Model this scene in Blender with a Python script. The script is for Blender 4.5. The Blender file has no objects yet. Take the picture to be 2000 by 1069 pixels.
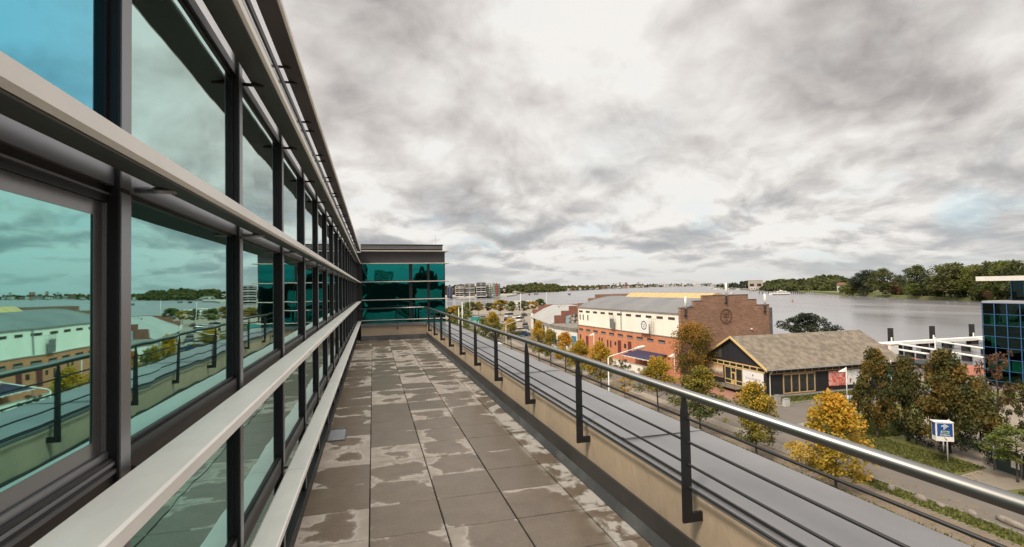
import bpy, math, random
import numpy as np
from mathutils import Vector, Matrix
R = math.radians
random.seed(7)
scene = bpy.context.scene
COL = scene.collection

# ------------------------------------------------------------------ camera
F = 995.0; CAM = Vector((0.0, 0.0, 13.0)); FL = 11.38          # FL: terrace floor level above the street
YAW, PITCH, ROLL = 0.266808, 0.0273054, -0.0178136
def cam_axes():
    sy, cy, sp, cp = math.sin(YAW), math.cos(YAW), math.sin(PITCH), math.cos(PITCH)
    f = Vector((sy*cp, cy*cp, sp)); rt = Vector((cy, -sy, 0)); up = rt.cross(f)
    return math.cos(ROLL)*rt + math.sin(ROLL)*up, -math.sin(ROLL)*rt + math.cos(ROLL)*up, f
CR, CU, CW = cam_axes()
cd = bpy.data.cameras.new('camera'); cam = bpy.data.objects.new('camera', cd); COL.objects.link(cam)
cd.sensor_width = 36; cd.lens = 36*F/2000; cd.clip_start = 0.05; cd.clip_end = 30000
m = Matrix((CR, CU, -CW)).transposed().to_4x4(); m.translation = CAM; cam.matrix_world = m
scene.camera = cam
def ray(px, py): return CR*((px-1000)/F) - CU*((py-534.5)/F) + CW
def G(px, py, z=0.0):                                            # ground point seen at a pixel of the survey photo
    d = ray(px, py); t = (z-CAM.z)/d.z; p = CAM + d*t; return Vector((p.x, p.y, z))
def atx(px, dist, z=0.0):                                        # point on the ground in a bearing, at a distance
    d = ray(px, 550); h = Vector((d.x, d.y, 0)).normalized(); return Vector((h.x*dist, h.y*dist, z))
def hgt(P, n): return n*(Vector(P)-CAM).dot(CW)/F                # metres spanned by n survey pixels at P

# ------------------------------------------------------------------ sun, sky, exposure
SUN_EL, SUN_AZ = 47.0, -126.0                                    # azimuth measured from +Y towards +X
sd = bpy.data.lights.new('sun', 'SUN'); sd.energy = 2.1; sd.angle = R(13); sd.color = (1.0, 0.88, 0.72)
sun = bpy.data.objects.new('sun', sd); COL.objects.link(sun)
sdir = Vector((math.sin(R(SUN_AZ))*math.cos(R(SUN_EL)), math.cos(R(SUN_AZ))*math.cos(R(SUN_EL)), math.sin(R(SUN_EL))))
sun.rotation_euler = sdir.to_track_quat('Z', 'Y').to_euler(); sun.location = (-40, -20, 60)
scene.view_settings.view_transform = 'Standard'; scene.view_settings.look = 'None'
scene.view_settings.gamma = 1; scene.view_settings.exposure = 0.83

class NT:
    def __init__(s, nt): s.nt = nt; s.n = nt.nodes; s.l = nt.links
    def node(s, t, **k):
        n = s.n.new(t)
        for a, b in k.items():
            if a.startswith('_'): setattr(n, a[1:], b)
        for a, b in k.items():
            if a.startswith('_'): continue
            key = int(a[1:]) if a[0] == 'i' and a[1:].isdigit() else a.replace('0', ' ')
            s.put(n.inputs[key], b)
        return n
    def put(s, inp, v):
        if hasattr(v, 'bl_idname') and hasattr(v, 'outputs'): v = v.outputs[0]
        if hasattr(v, 'links') and hasattr(v, 'is_output'): s.l.new(v, inp)
        else:
            if isinstance(v, (tuple, list)) and len(v) == 3 and inp.type == 'RGBA': v = (*v, 1)
            inp.default_value = v
    def math(s, op, a, b=0.0, c=0.0, clamp=False):
        n = s.n.new('ShaderNodeMath'); n.operation = op; n.use_clamp = clamp
        for i, v in enumerate((a, b, c)): s.put(n.inputs[i], v)
        return n.outputs[0]
    def vmath(s, op, a, b=(0, 0, 0), out=0):
        n = s.n.new('ShaderNodeVectorMath'); n.operation = op
        s.put(n.inputs[0], a); s.put(n.inputs[1], b); return n.outputs[out]
    def mr(s, v, a, b, c=0.0, d=1.0, smooth=False):
        n = s.n.new('ShaderNodeMapRange'); n.interpolation_type = 'SMOOTHSTEP' if smooth else 'LINEAR'
        for i, q in enumerate((v, a, b, c, d)): s.put(n.inputs[i], q)
        return n.outputs[0]
    def mix(s, f, a, b, mode='MIX'):
        n = s.n.new('ShaderNodeMix'); n.data_type = 'RGBA'; n.blend_type = mode
        s.put(n.inputs[0], f); s.put(n.inputs[6], a); s.put(n.inputs[7], b); return n.outputs[2]
    def noise(s, vec, scale, detail=4, rough=0.55, dist=0.0, out=0):
        n = s.n.new('ShaderNodeTexNoise'); s.put(n.inputs['Vector'], vec)
        n.inputs['Scale'].default_value = scale; n.inputs['Detail'].default_value = detail
        n.inputs['Roughness'].default_value = rough; n.inputs['Distortion'].default_value = dist
        return n.outputs[out]
    def ramp(s, f, *stops):
        n = s.n.new('ShaderNodeValToRGB'); s.put(n.inputs[0], f); e = n.color_ramp.elements
        while len(e) > 1: e.remove(e[-1])
        e[0].position = stops[0][0]; e[0].color = (*stops[0][1], 1)
        for p, c in stops[1:]:
            q = e.new(p); q.color = (*c, 1)
        return n.outputs[0]

world = bpy.data.worlds.new('World'); scene.world = world; world.use_nodes = True
W = NT(world.node_tree); W.n.clear()
def build_sky():
    sky = W.node('ShaderNodeTexSky', _sky_type='NISHITA'); sky.sun_disc = False
    sky.sun_elevation = R(SUN_EL); sky.sun_rotation = R(SUN_AZ) % (2*math.pi)
    tc = W.node('ShaderNodeTexCoord'); d = W.vmath('NORMALIZE', tc.outputs['Generated'])
    sep = W.node('ShaderNodeSeparateXYZ', Vector=d); z = sep.outputs[2]
    zc = W.math('ADD', W.math('MAXIMUM', z, 0.0), 0.11)
    px = W.math('DIVIDE', sep.outputs[0], zc); py = W.math('DIVIDE', sep.outputs[1], zc)
    p = W.node('ShaderNodeCombineXYZ', X=px, Y=py, Z=0.0).outputs[0]
    zf = W.math('MULTIPLY', W.math('POWER', W.math('MAXIMUM', z, 0.0), 0.60), 1.55)      # clouds flatten towards the horizon
    q1 = W.node('ShaderNodeCombineXYZ', X=sep.outputs[0], Y=sep.outputs[1], Z=zf).outputs[0]
    def warp(v, sc, amt, det=3):
        w_ = W.vmath('SCALE', W.vmath('SUBTRACT', W.noise(v, sc, det, 0.55, out=1), (0.5, 0.5, 0.5)), (0, 0, 0)); w_.node.inputs['Scale'].default_value = amt
        return W.vmath('ADD', v, w_)
    qw = warp(q1, 3.0, 0.22, 4)
    big = W.noise(W.vmath('ADD', q1, (3.1, 0.4, 0)), 1.6, 1, 0.45)
    mid = W.noise(qw, 3.3, 8, 0.57)
    vo = W.n.new('ShaderNodeTexVoronoi'); vo.feature = 'F1'; W.put(vo.inputs['Vector'], warp(q1, 9.0, 0.11, 4)); vo.inputs['Scale'].default_value = 9.0
    pf = W.math('SUBTRACT', 0.8, vo.outputs[0])
    fine = W.noise(W.vmath('ADD', qw, (5, 0, 0)), 9.0, 5, 0.6)
    r1 = W.noise(qw, 6.5, 6, 0.58); r2 = W.noise(W.vmath('ADD', qw, (0, 0, 0.035)), 6.5, 6, 0.58)
    relief = W.math('SUBTRACT', r1, r2)
    m2 = W.noise(W.vmath('ADD', qw, (0, 0, 0.06)), 3.3, 4, 0.57); relief2 = W.math('SUBTRACT', mid, m2)
    d = W.vmath('NORMALIZE', warp(d, 3.4, 0.20, 4)); d0 = d
    def blob(pxx, pyy, r0, r1):
        v = ray(pxx, pyy).normalized()
        dt = W.vmath('DOT_PRODUCT', d, tuple(v), out=1)
        return W.mr(dt, math.cos(R(r1)), math.cos(R(r0)), 0, 1, True)
    dark = W.math('ADD', blob(700, 50, 0.5, 9), W.math('MULTIPLY', blob(640, 210, 1, 7), 0.7))
    for a_ in ((1600,130,1,9,.85),(1740,60,1,9,.6),(1850,270,1,7,.75),(900,410,0.5,5,.8),(780,330,0.5,5,.5),(1250,320,1,8,.22),(1560,290,.5,5,.35),(1000,230,.5,6,.15)):
        dark = W.math('ADD', dark, W.math('MULTIPLY', blob(*a_[:4]), a_[4]))
    lite = W.math('ADD', blob(1130, 90, 4, 13), W.math('MULTIPLY', blob(1400, 60, 2, 9), 0.4))
    b = W.math('MULTIPLY', W.math('SUBTRACT', big, 0.5), 0.55)
    b = W.math('ADD', b, W.math('MULTIPLY', W.math('SUBTRACT', mid, 0.5), 1.0))
    b = W.math('ADD', b, W.math('MULTIPLY', W.math('SUBTRACT', pf, 0.40), 0.26))
    b = W.math('ADD', b, W.math('MULTIPLY', W.math('SUBTRACT', fine, 0.5), W.mr(z, 0.02, 0.30, 1.0, 0.32, True)))
    b = W.math('ADD', b, W.math('MULTIPLY', relief, W.mr(z, 0.02, 0.40, 2.0, 0.35, True)))
    b = W.math('ADD', b, W.math('MULTIPLY', relief2, 0.7))
    b = W.math('ADD', b, W.math('MULTIPLY', dark, -0.31)); b = W.math('ADD', b, W.math('MULTIPLY', lite, 0.13))
    b = W.math('ADD', b, 0.775)
    col = W.ramp(b, (0.0, (1.75, 1.60, 1.55)), (0.28, (2.4, 2.24, 2.16)), (0.5, (3.35, 3.16, 3.02)), (0.72, (4.25, 4.05, 3.85)), (0.95, (5.1, 4.97, 4.75)))
    lowblue = W.mr(z, 0.03, 0.26, 1, 0, True)
    col = W.mix(W.math('MULTIPLY', lowblue, W.mr(b, 0.50, 0.85, 0.65, 0.0)), col, (2.35, 2.55, 2.72))
    gap = W.math('MULTIPLY', W.mr(fine, 0.50, 0.66, 0, 1, True), W.mr(z, 0.04, 0.22, 0.55, 0.06, True))
    gap = W.math('ADD', gap, W.math('MULTIPLY', blob(1900, 405, 0.2, 3.2), 0.6), clamp=True)
    gap = W.math('ADD', gap, W.math('MULTIPLY', blob(1230, 290, 0.5, 6), 0.12), clamp=True)
    skyc = W.mix(0.75, sky, (2.7, 4.1, 4.6))
    col = W.mix(W.math('MULTIPLY', gap, 0.65), col, skyc)
    hor = W.mr(z, 0.0, 0.07, 1, 0, True)
    col = W.mix(W.math('MULTIPLY', hor, 0.6), col, (3.5, 3.5, 3.4))
    zb = W.vmath('SCALE', col, (0, 0, 0)); W.put(zb.node.inputs['Scale'], W.mr(z, 0.52, 0.85, 1.0, 2.4, True)); col = zb
    bg = W.node('ShaderNodeBackground', Color=col); bg.inputs['Strength'].default_value = 0.1
    out = W.node('ShaderNodeOutputWorld'); W.l.new(bg.outputs[0], out.inputs[0])
build_sky()

# ------------------------------------------------------------------ helpers: objects
class MB:
    def __init__(s): s.v = []; s.f = []
    def add(s, vs, fs):
        o = len(s.v); s.v += [tuple(v) for v in vs]; s.f += [tuple(i+o for i in f) for f in fs]; return s
    def box(s, x0, x1, y0, y1, z0, z1):
        return s.add([(x0,y0,z0),(x1,y0,z0),(x1,y1,z0),(x0,y1,z0),(x0,y0,z1),(x1,y0,z1),(x1,y1,z1),(x0,y1,z1)],
            [(3,2,1,0),(4,5,6,7),(0,1,5,4),(1,2,6,5),(2,3,7,6),(3,0,4,7)])
    def prism(s, pts, z0, z1):                                   # footprint polygon (ccw) extruded upward
        n = len(pts)
        return s.add([(p[0],p[1],z0) for p in pts]+[(p[0],p[1],z1) for p in pts],
            [tuple(range(n-1,-1,-1)), tuple(range(n,2*n))]+[(i,(i+1)%n,(i+1)%n+n,i+n) for i in range(n)])
    def slab(s, pts, axis, a, b):                                # 2D profile extruded along x or y
        n = len(pts)
        P = (lambda u, w, t: (t, u, w)) if axis == 'x' else (lambda u, w, t: (u, t, w))
        return s.add([P(u, w, a) for u, w in pts]+[P(u, w, b) for u, w in pts],
            [tuple(range(n-1,-1,-1)), tuple(range(n,2*n))]+[(i,(i+1)%n,(i+1)%n+n,i+n) for i in range(n)])
    def tube(s, pts, r, seg=8, cap=True):
        pts = [Vector(p) for p in pts]; rs = r if isinstance(r, (list, tuple)) else [r]*len(pts)
        o = len(s.v); n = len(pts)
        for i, p in enumerate(pts):
            t = (pts[min(i+1,n-1)]-pts[max(i-1,0)]).normalized()
            a = t.orthogonal().normalized() if abs(t.z) < .999 else Vector((1,0,0))
            if abs(t.z) < .999: a = t.cross(Vector((0,0,1))).normalized()
            b = t.cross(a)
            for k in range(seg):
                q = 2*math.pi*k/seg; s.v.append(tuple(p + (a*math.cos(q)+b*math.sin(q))*rs[i]))
        for i in range(n-1):
            for k in range(seg):
                k2 = (k+1)%seg; s.f.append((o+i*seg+k, o+i*seg+k2, o+(i+1)*seg+k2, o+(i+1)*seg+k))
        if cap: s.f.append(tuple(o+k for k in range(seg-1,-1,-1))); s.f.append(tuple(o+(n-1)*seg+k for k in range(seg)))
        return s
    def build(s, name, mat, parent=None, smooth=False, loc=None, rotz=None):
        me = bpy.data.meshes.new(name); me.from_pydata(s.v, [], s.f); me.update()
        if mat: me.materials.append(mat)
        if smooth: me.polygons.foreach_set('use_smooth', [True]*len(me.polygons))
        o = bpy.data.objects.new(name, me); COL.objects.link(o)
        if parent: o.parent = parent
        if loc is not None: o.location = loc
        if rotz is not None: o.rotation_euler.z = rotz
        return o
def bx(*a): return MB().box(*a)
def tag(o, label, cat, group=None):
    o['label'] = label; o['category'] = cat
    if group: o['group'] = group
    return o
def thing(name, label, cat, loc=(0,0,0), rz=0.0, group=None):
    o = bpy.data.objects.new(name, None); COL.objects.link(o); o.location = loc; o.rotation_euler.z = rz
    o.empty_display_size = 0.3
    return tag(o, label, cat, group)
def struct(o): o['kind'] = 'structure'; return o
def stuff(o, label, cat): o['kind'] = 'stuff'; return tag(o, label, cat)
def dup(root, loc, rz=None, label=None, scale=None):
    def cp(o, par):
        c = o.copy(); COL.objects.link(c)
        if par: c.parent = par
        for ch in list(o.children): cp(ch, c)
        return c
    r = cp(root, None); r.location = loc
    if rz is not None: r.rotation_euler.z = rz
    if label: r['label'] = label
    if scale: r.scale = scale
    return r
def text(name, body, size, mat, parent, loc, rot, ext=0.01, align='CENTER', sx=1.0):
    c = bpy.data.curves.new(name, 'FONT'); c.body = body; c.size = size; c.extrude = ext; c.align_x = align; c.align_y = 'CENTER'
    t = bpy.data.objects.new(name, c); COL.objects.link(t); bpy.context.view_layer.update()
    me = bpy.data.meshes.new_from_object(t); bpy.data.objects.remove(t); me.materials.clear(); me.materials.append(mat)
    o = bpy.data.objects.new(name, me); COL.objects.link(o); o.parent = parent; o.location = loc; o.rotation_euler = rot; o.scale.x = sx
    return o

# ------------------------------------------------------------------ helpers: materials
def newmat(name):
    mt = bpy.data.materials.new(name); mt.use_nodes = True; t = NT(mt.node_tree); t.n.clear()
    out = t.node('ShaderNodeOutputMaterial'); b = t.node('ShaderNodeBsdfPrincipled'); t.l.new(b.outputs[0], out.inputs[0])
    t.out = out; t.b = b; return mt, t
def bump(t, h, strength=0.3, dist=0.02):
    n = t.node('ShaderNodeBump'); n.inputs['Strength'].default_value = strength; n.inputs['Distance'].default_value = dist
    t.put(n.inputs['Height'], h); t.l.new(n.outputs[0], t.b.inputs['Normal'])
def M(name, c1, c2=None, scale=2.0, rough=0.7, metal=0.0, bmp=0.0, detail=5, r2=None, coord='Object', stretch=None, sharp=(0.3, 0.7)):
    mt, t = newmat(name); tc = t.node('ShaderNodeTexCoord'); v = tc.outputs[coord]
    if stretch: v = t.vmath('MULTIPLY', v, stretch)
    n = t.noise(v, scale, detail, 0.6)
    c2 = c2 or tuple(x*0.8 for x in c1)
    t.put(t.b.inputs['Base Color'], t.mix(t.mr(n, sharp[0], sharp[1]), c1, c2))
    t.put(t.b.inputs['Roughness'], t.mr(n, 0.3, 0.7, rough, r2 if r2 is not None else min(1, rough+0.12)))
    t.b.inputs['Metallic'].default_value = metal
    if bmp: bump(t, t.noise(v, scale*6, 4, 0.6), bmp)
    return mt
def brickmat(name, axis, c1, c2, mortar, bw=0.25, bh=0.08, ms=0.012, big=None):
    mt, t = newmat(name); tc = t.node('ShaderNodeTexCoord'); s = t.node('ShaderNodeSeparateXYZ', Vector=tc.outputs['Object'])
    u = s.outputs[0] if axis == 'x' else s.outputs[1]
    v = t.node('ShaderNodeCombineXYZ', X=u, Y=s.outputs[2], Z=0.0).outputs[0]
    b = t.n.new('ShaderNodeTexBrick'); t.put(b.inputs['Vector'], v)
    b.inputs['Scale'].default_value = 1; b.inputs['Brick Width'].default_value = bw; b.inputs['Row Height'].default_value = bh
    b.inputs['Mortar Size'].default_value = ms; b.inputs['Mortar Smooth'].default_value = 0.3
    t.put(b.inputs['Color1'], c1); t.put(b.inputs['Color2'], c2); t.put(b.inputs['Mortar'], mortar)
    n = t.noise(v, 0.55, 6, 0.65); n2 = t.noise(t.vmath('MULTIPLY', v, (1.0, 4.0, 1.0)), 2.2, 4, 0.6)
    c = t.mix(t.mr(n, 0.35, 0.68), b.outputs[0], big or tuple(x*0.6 for x in c1))
    c = t.mix(t.math('MULTIPLY', t.mr(n2, 0.45, 0.75), 0.55), c, tuple(x*1.35 for x in c2))
    t.put(t.b.inputs['Base Color'], c); t.b.inputs['Roughness'].default_value = 0.88
    bump(t, b.outputs['Fac'], -0.4, 0.01); return mt
def plankmat(name, axis, c1, c2, w=0.16):
    mt, t = newmat(name); tc = t.node('ShaderNodeTexCoord'); s = t.node('ShaderNodeSeparateXYZ', Vector=tc.outputs['Object'])
    u = t.math('DIVIDE', s.outputs[0 if axis == 'x' else 1], w)
    fr = t.math('FRACT', u); idx = t.math('FLOOR', u)
    wn = t.node('ShaderNodeTexWhiteNoise', _noise_dimensions='1D'); t.put(wn.inputs['W'], idx)
    g = t.noise(t.vmath('MULTIPLY', tc.outputs['Object'], (5, 5, 0.5)), 2.0, 5, 0.6)
    c = t.mix(t.math('ADD', t.math('MULTIPLY', wn.outputs[0], 0.6), t.math('MULTIPLY', g, 0.5)), c1, c2)
    line = t.math('LESS_THAN', fr, 0.09)
    t.put(t.b.inputs['Base Color'], t.mix(line, c, (0.006, 0.006, 0.008))); t.b.inputs['Roughness'].default_value = 0.75
    return mt

m_alu   = M('brushed_aluminium', (0.34,0.335,0.35), (0.21,0.21,0.225), 1.2, 0.30, 0.85, 0.03, stretch=(9,0.8,0.8))
m_lam   = M('painted_sunshade', (0.86,0.815,0.755), (0.66,0.62,0.575), 1.7, 0.42, 0.1, 0.05, detail=9, stretch=(2.5,1.0,1), sharp=(0.42,0.85))
m_undershade = M('brown_undershade', (0.075,0.066,0.06), (0.06,0.053,0.048), 1.5, 0.55, 0.1, 0.03)  # dark brown paints in the shade beneath the sunshade blades
m_black = M('anodised_black', (0.012,0.012,0.014), (0.022,0.02,0.022), 3, 0.35, 0.4)
m_frame = M('bronze_frame', (0.030,0.027,0.027), (0.055,0.049,0.048), 1.5, 0.34, 0.6, 0.05, stretch=(1,0.7,3))
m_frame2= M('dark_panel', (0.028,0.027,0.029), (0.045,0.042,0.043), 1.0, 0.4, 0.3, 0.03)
m_frit  = M('grey_sash', (0.17,0.16,0.158), (0.22,0.21,0.205), 2.5, 0.12, 0.75)
m_panel = M('pale_soffit_panel', (0.86,0.81,0.77), (0.66,0.66,0.70), 0.9, 0.2, 0.75, 0.05)
m_stucco= M('beige_stucco', (0.54,0.415,0.30), (0.40,0.315,0.235), 1.6, 0.9, 0.0, 0.6, detail=9, stretch=(1,1.6,0.7), sharp=(0.38,0.8))
m_flash = M('weathered_zinc_flashing', (0.115,0.115,0.12), (0.23,0.225,0.22), 2.4, 0.5, 0.35, 0.08, sharp=(0.45,0.75))
m_flash2= M('dark_flashing', (0.05,0.047,0.046), (0.10,0.093,0.09), 2.0, 0.5, 0.3, 0.08)
m_cop   = M('grey_coping_sheet', (0.215,0.212,0.218), (0.125,0.125,0.133), 1.1, 0.27, 0.25, 0.06, detail=9, stretch=(1.0,0.45,1.0), sharp=(0.35,0.72))
m_lip   = M('coping_lip', (0.035,0.035,0.037), (0.06,0.058,0.057), 3, 0.45, 0.3)
m_post  = M('black_painted_steel', (0.014,0.014,0.016), (0.02,0.02,0.022), 4, 0.42, 0.2)
m_steel = M('stainless_tube', (0.24,0.237,0.233), (0.17,0.168,0.165), 2, 0.30, 1.0, stretch=(2,0.4,2))
m_white = M('white_paint', (0.78,0.76,0.72), (0.66,0.64,0.60), 1.2, 0.6)
m_whitep= M('white_pole', (0.75,0.74,0.72), (0.6,0.6,0.58), 3, 0.5)
m_grey  = M('grey_metal', (0.30,0.30,0.30), (0.22,0.22,0.22), 2, 0.5, 0.3)
m_dark  = M('dark_opening', (0.012,0.012,0.013), (0.022,0.02,0.02), 4, 0.3)
m_bark  = M('bark', (0.045,0.034,0.026), (0.085,0.068,0.05), 9, 0.95, 0, 0.4)
m_stone = M('boulder', (0.27,0.235,0.195), (0.15,0.13,0.11), 3, 0.9, 0, 0.5)
m_concr = M('concrete', (0.36,0.34,0.31), (0.25,0.24,0.22), 1.2, 0.85, 0, 0.2)
m_tyre  = M('tyre', (0.015,0.015,0.015), None, 5, 0.9)

def glassmat(name, tint, trans, f=0.86, wave=0.0, rough=0.015):
    mt, t = newmat(name); t.put(t.b.inputs['Base Color'], tint); t.b.inputs['Metallic'].default_value = 1; t.b.inputs['Roughness'].default_value = rough
    if wave:
        tc = t.node('ShaderNodeTexCoord'); n = t.noise(t.vmath('MULTIPLY', tc.outputs['Object'], (1, 1.6, 0.8)), 1.5, 2, 0.45)
        bump(t, n, 0.5, wave)
    tr = t.node('ShaderNodeBsdfTransparent'); t.put(tr.inputs[0], trans)
    mx = t.node('ShaderNodeMixShader'); mx.inputs[0].default_value = f; t.l.new(tr.outputs[0], mx.inputs[1]); t.l.new(t.b.outputs[0], mx.inputs[2])
    t.l.new(mx.outputs[0], t.out.inputs[0]); return mt
m_glass = glassmat('teal_solar_glass', (0.31,0.67,0.62), (0.55,0.95,0.85), 0.87, 0.003)
m_glassu= glassmat('pale_solar_glass', (0.50,0.73,0.69), (0.6,0.95,0.88), 0.90, 0.003)
m_glassb= glassmat('bluish_solar_glass', (0.15,0.60,0.80), (0.5,0.85,0.95), 0.86, 0.003)
m_glass2= glassmat('deep_green_solar_glass', (0.010,0.19,0.18), (0.2,0.55,0.45), 0.86, 0.006)
m_glass3= glassmat('blue_black_glass', (0.03,0.06,0.065), (0.10,0.25,0.25), 0.85, 0.004)
m_glass4= glassmat('green_block_glass', (0.03,0.13,0.12), (0.45,0.9,0.78), 0.5, 0.004)
m_pane  = M('dark_window_pane', (0.03,0.036,0.04), (0.055,0.06,0.06), 2, 0.08, 0.3)

def tilemat():
    mt, t = newmat('damp_concrete_tile'); tc = t.node('ShaderNodeTexCoord'); o = tc.outputs['Object']
    s = t.node('ShaderNodeSeparateXYZ', Vector=o)
    tx = t.math('DIVIDE', t.math('ADD', s.outputs[0], 0.04), 0.5); ty = t.math('DIVIDE', t.math('SUBTRACT', s.outputs[1], 3.49), 0.5)
    ix = t.math('FLOOR', tx); iy = t.math('FLOOR', ty)
    idv = t.node('ShaderNodeCombineXYZ', X=ix, Y=iy, Z=0.0).outputs[0]
    wn = t.node('ShaderNodeTexWhiteNoise', _noise_dimensions='3D', Vector=idv)
    cx = t.math('ABSOLUTE', t.math('SUBTRACT', t.math('FRACT', tx), 0.5)); cy = t.math('ABSOLUTE', t.math('SUBTRACT', t.math('FRACT', ty), 0.5))
    edge = t.math('SUBTRACT', 0.5, t.math('MAXIMUM', cx, cy))                       # distance from the tile's rim
    rr = t.math('SQRT', t.math('ADD', t.math('MULTIPLY', cx, cx), t.math('MULTIPLY', cy, cy)))
    off = t.vmath('ADD', o, t.vmath('SCALE', wn.outputs[1], (0,0,0)))
    off.node.inputs[1].links[0].from_node.inputs['Scale'].default_value = 9.0
    n = t.noise(off, 3.6, 5, 0.58, 0.15); n2 = t.noise(off, 9, 4, 0.6)
    n3 = t.noise(off, 1.7, 4, 0.6, 0.5)
    lev = t.math('ADD', t.math('SUBTRACT', 0.36, t.math('MULTIPLY', rr, 0.72)), t.math('ADD', t.math('MULTIPLY', t.math('SUBTRACT', n, 0.5), 0.9), t.math('MULTIPLY', t.math('SUBTRACT', n3, 0.5), 0.8)))
    lev = t.math('ADD', lev, t.math('MULTIPLY', t.math('SUBTRACT', n2, 0.5), 0.10))
    lev = t.math('ADD', lev, t.math('MULTIPLY', t.math('SUBTRACT', wn.outputs[0], 0.5), 0.46))
    dry2 = t.noise(o, 0.35, 2, 0.5)
    lev = t.math('ADD', lev, t.math('MULTIPLY', t.math('SUBTRACT', 0.55, dry2), 0.75))
    nearm = t.mr(s.outputs[0], 0.35, 0.75, 0, 1, True); nearm = t.math('MULTIPLY', nearm, t.mr(s.outputs[1], 5.5, 7.0, 0.24, -0.06))
    lev = t.math('ADD', lev, nearm)
    wet = t.mr(lev, -0.02, 0.07, 0, 1, True)
    halo = t.math('MULTIPLY', t.mr(lev, -0.10, -0.01, 0, 1, True), t.mr(lev, -0.01, 0.02, 1, 0, True))
    grain = t.noise(o, 60, 3, 0.7); gm = t.noise(o, 5, 5, 0.6)
    dryc = t.mix(t.mr(gm, 0.3, 0.7), (0.36,0.295,0.235), (0.54,0.455,0.375))
    dryc = t.mix(t.math('MULTIPLY', halo, 0.5), dryc, (0.66,0.59,0.52))
    wetc = t.mix(t.mr(gm, 0.3, 0.7), (0.165,0.116,0.076), (0.245,0.178,0.121))
    wetc = t.mix(t.math('MULTIPLY', wn.outputs[0], 0.5), wetc, (0.18,0.140,0.098))
    wallc = t.math('MULTIPLY', t.mr(s.outputs[0], 1.38, 1.52, 0, 1, True), t.mr(t.noise(o, 3.6, 5, 0.6, 0.3), 0.46, 0.55, 0, 1, True))
    c = t.mix(wet, dryc, wetc); c = t.mix(t.math('MULTIPLY', wallc, 0.85), c, (0.74,0.69,0.62))
    c = t.mix(t.math('MULTIPLY', t.mr(grain, 0.4, 0.75), 0.22), c, (0.42,0.38,0.33))
    t.put(t.b.inputs['Base Color'], c); t.put(t.b.inputs['Roughness'], t.mr(wet, 0, 1, 0.75, 0.30))
    bump(t, grain, 0.25, 0.003); return mt
m_tile = tilemat(); m_joint = M('joint', (0.03,0.027,0.022), None, 5, 0.9)

# ------------------------------------------------------------------ terrace floor
Y0T, YW = -3.5, 17.25                                            # start of the terrace, face of the far wing
def terrace():
    struct(bx(-0.60, 1.72, Y0T, YW, FL-0.4, FL-0.012).build('terrace_slab', m_joint))
    mb = MB(); g = 0.004; b = 0.004
    xs = [-0.535, -0.04, 0.46, 0.96, 1.46, 1.672]
    y = 3.49 - 0.5*14
    while y < YW - 0.02:
        y1 = min(y+0.5, YW-0.02)
        for i in range(5):
            a0, a1, b0, b1 = xs[i]+g, xs[i+1]-g, y+g, y1-g; dz = random.uniform(-0.0012, 0.0012)
            t1, t0 = FL+dz, FL-0.0118
            v = [(a0,b0,t0),(a1,b0,t0),(a1,b1,t0),(a0,b1,t0),(a0,b0,t1-b),(a1,b0,t1-b),(a1,b1,t1-b),(a0,b1,t1-b),
                 (a0+b,b0+b,t1),(a1-b,b0+b,t1),(a1-b,b1-b,t1),(a0+b,b1-b,t1)]
            mb.add(v, [(0,1,5,4),(1,2,6,5),(2,3,7,6),(3,0,4,7),(4,5,9,8),(5,6,10,9),(6,7,11,10),(7,4,8,11),(8,9,10,11)])
        y += 0.5
    struct(mb.build('terrace_floor', m_tile))
    g = thing('drain_grate', 'small grey metal drain grate lying on the tiles beside the lowest sunshade', 'grate', (-0.40, 5.83, FL))
    MB().box(-0.10,0.10,0,0.012,0,0.012).box(-0.10,0.10,0.468,0.48,0,0.012).box(-0.10,-0.088,0.012,0.468,0,0.012).box(0.088,0.10,0.012,0.468,0,0.012).build('frame', m_alu, g)
    mb = MB().box(-0.088,0.088,0.012,0.468,0.001,0.003)
    for i in range(11): mb.box(-0.082+i*0.015,-0.074+i*0.015,0.014,0.466,0.003,0.009)
    mb.build('grille', M('galvanised_grille', (0.42,0.43,0.44), (0.34,0.35,0.36), 6, 0.5, 0.3), g)
terrace()

# ------------------------------------------------------------------ parapet and railing
def parapet():
    p = thing('parapet_wall', 'low beige stucco parapet wall with wide grey sheet coping along the terrace edge', 'wall', (0,0,FL))
    bx(1.70, 2.30, Y0T, YW, -0.45, 0.46).build('wall', m_stucco, p)
    bx(1.682, 1.698, Y0T, YW, -0.01, 0.20).build('flashing', m_flash2, p)
    MB().slab([(1.682,0.075),(1.678,0.075),(1.652,0.012),(1.652,-0.01),(1.682,-0.01)], 'y', Y0T, YW).build('base_flashing', m_flash, p)
    y = -2.6; k = 0
    while y < YW:
        y1 = min(y+3.0, YW-0.004)
        dz = 0.0
        MB().slab([(1.745,0.498),(2.385,0.512),(2.385,0.44),(2.37,0.44),(2.37,0.494),(1.745,0.48)], 'y', y+0.003, y1-0.003).build('coping', m_cop, p)
        y = y1+ (0.004 if y1 >= YW-0.01 else 0); k += 1
        if k > 9: break
    bx(1.700, 1.7449, Y0T, YW-0.004, 0.462, 0.492).build('coping_edge', m_cop, p)
    MB().slab([(1.742,0.508),(1.752,0.508),(1.752,0.497),(1.742,0.40),(1.712,0.40),(1.712,0.408),(1.734,0.412)], 'y', Y0T, YW-0.004).build('coping_lip', m_lip, p)
    mb = MB()
    for i in range(7): mb.box(1.745, 2.386, -2.6+3*i-0.02, -2.6+3*i+0.02, 0.5122, 0.5155)
    mb.build('coping_seam', m_cop, p)
parapet()
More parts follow.
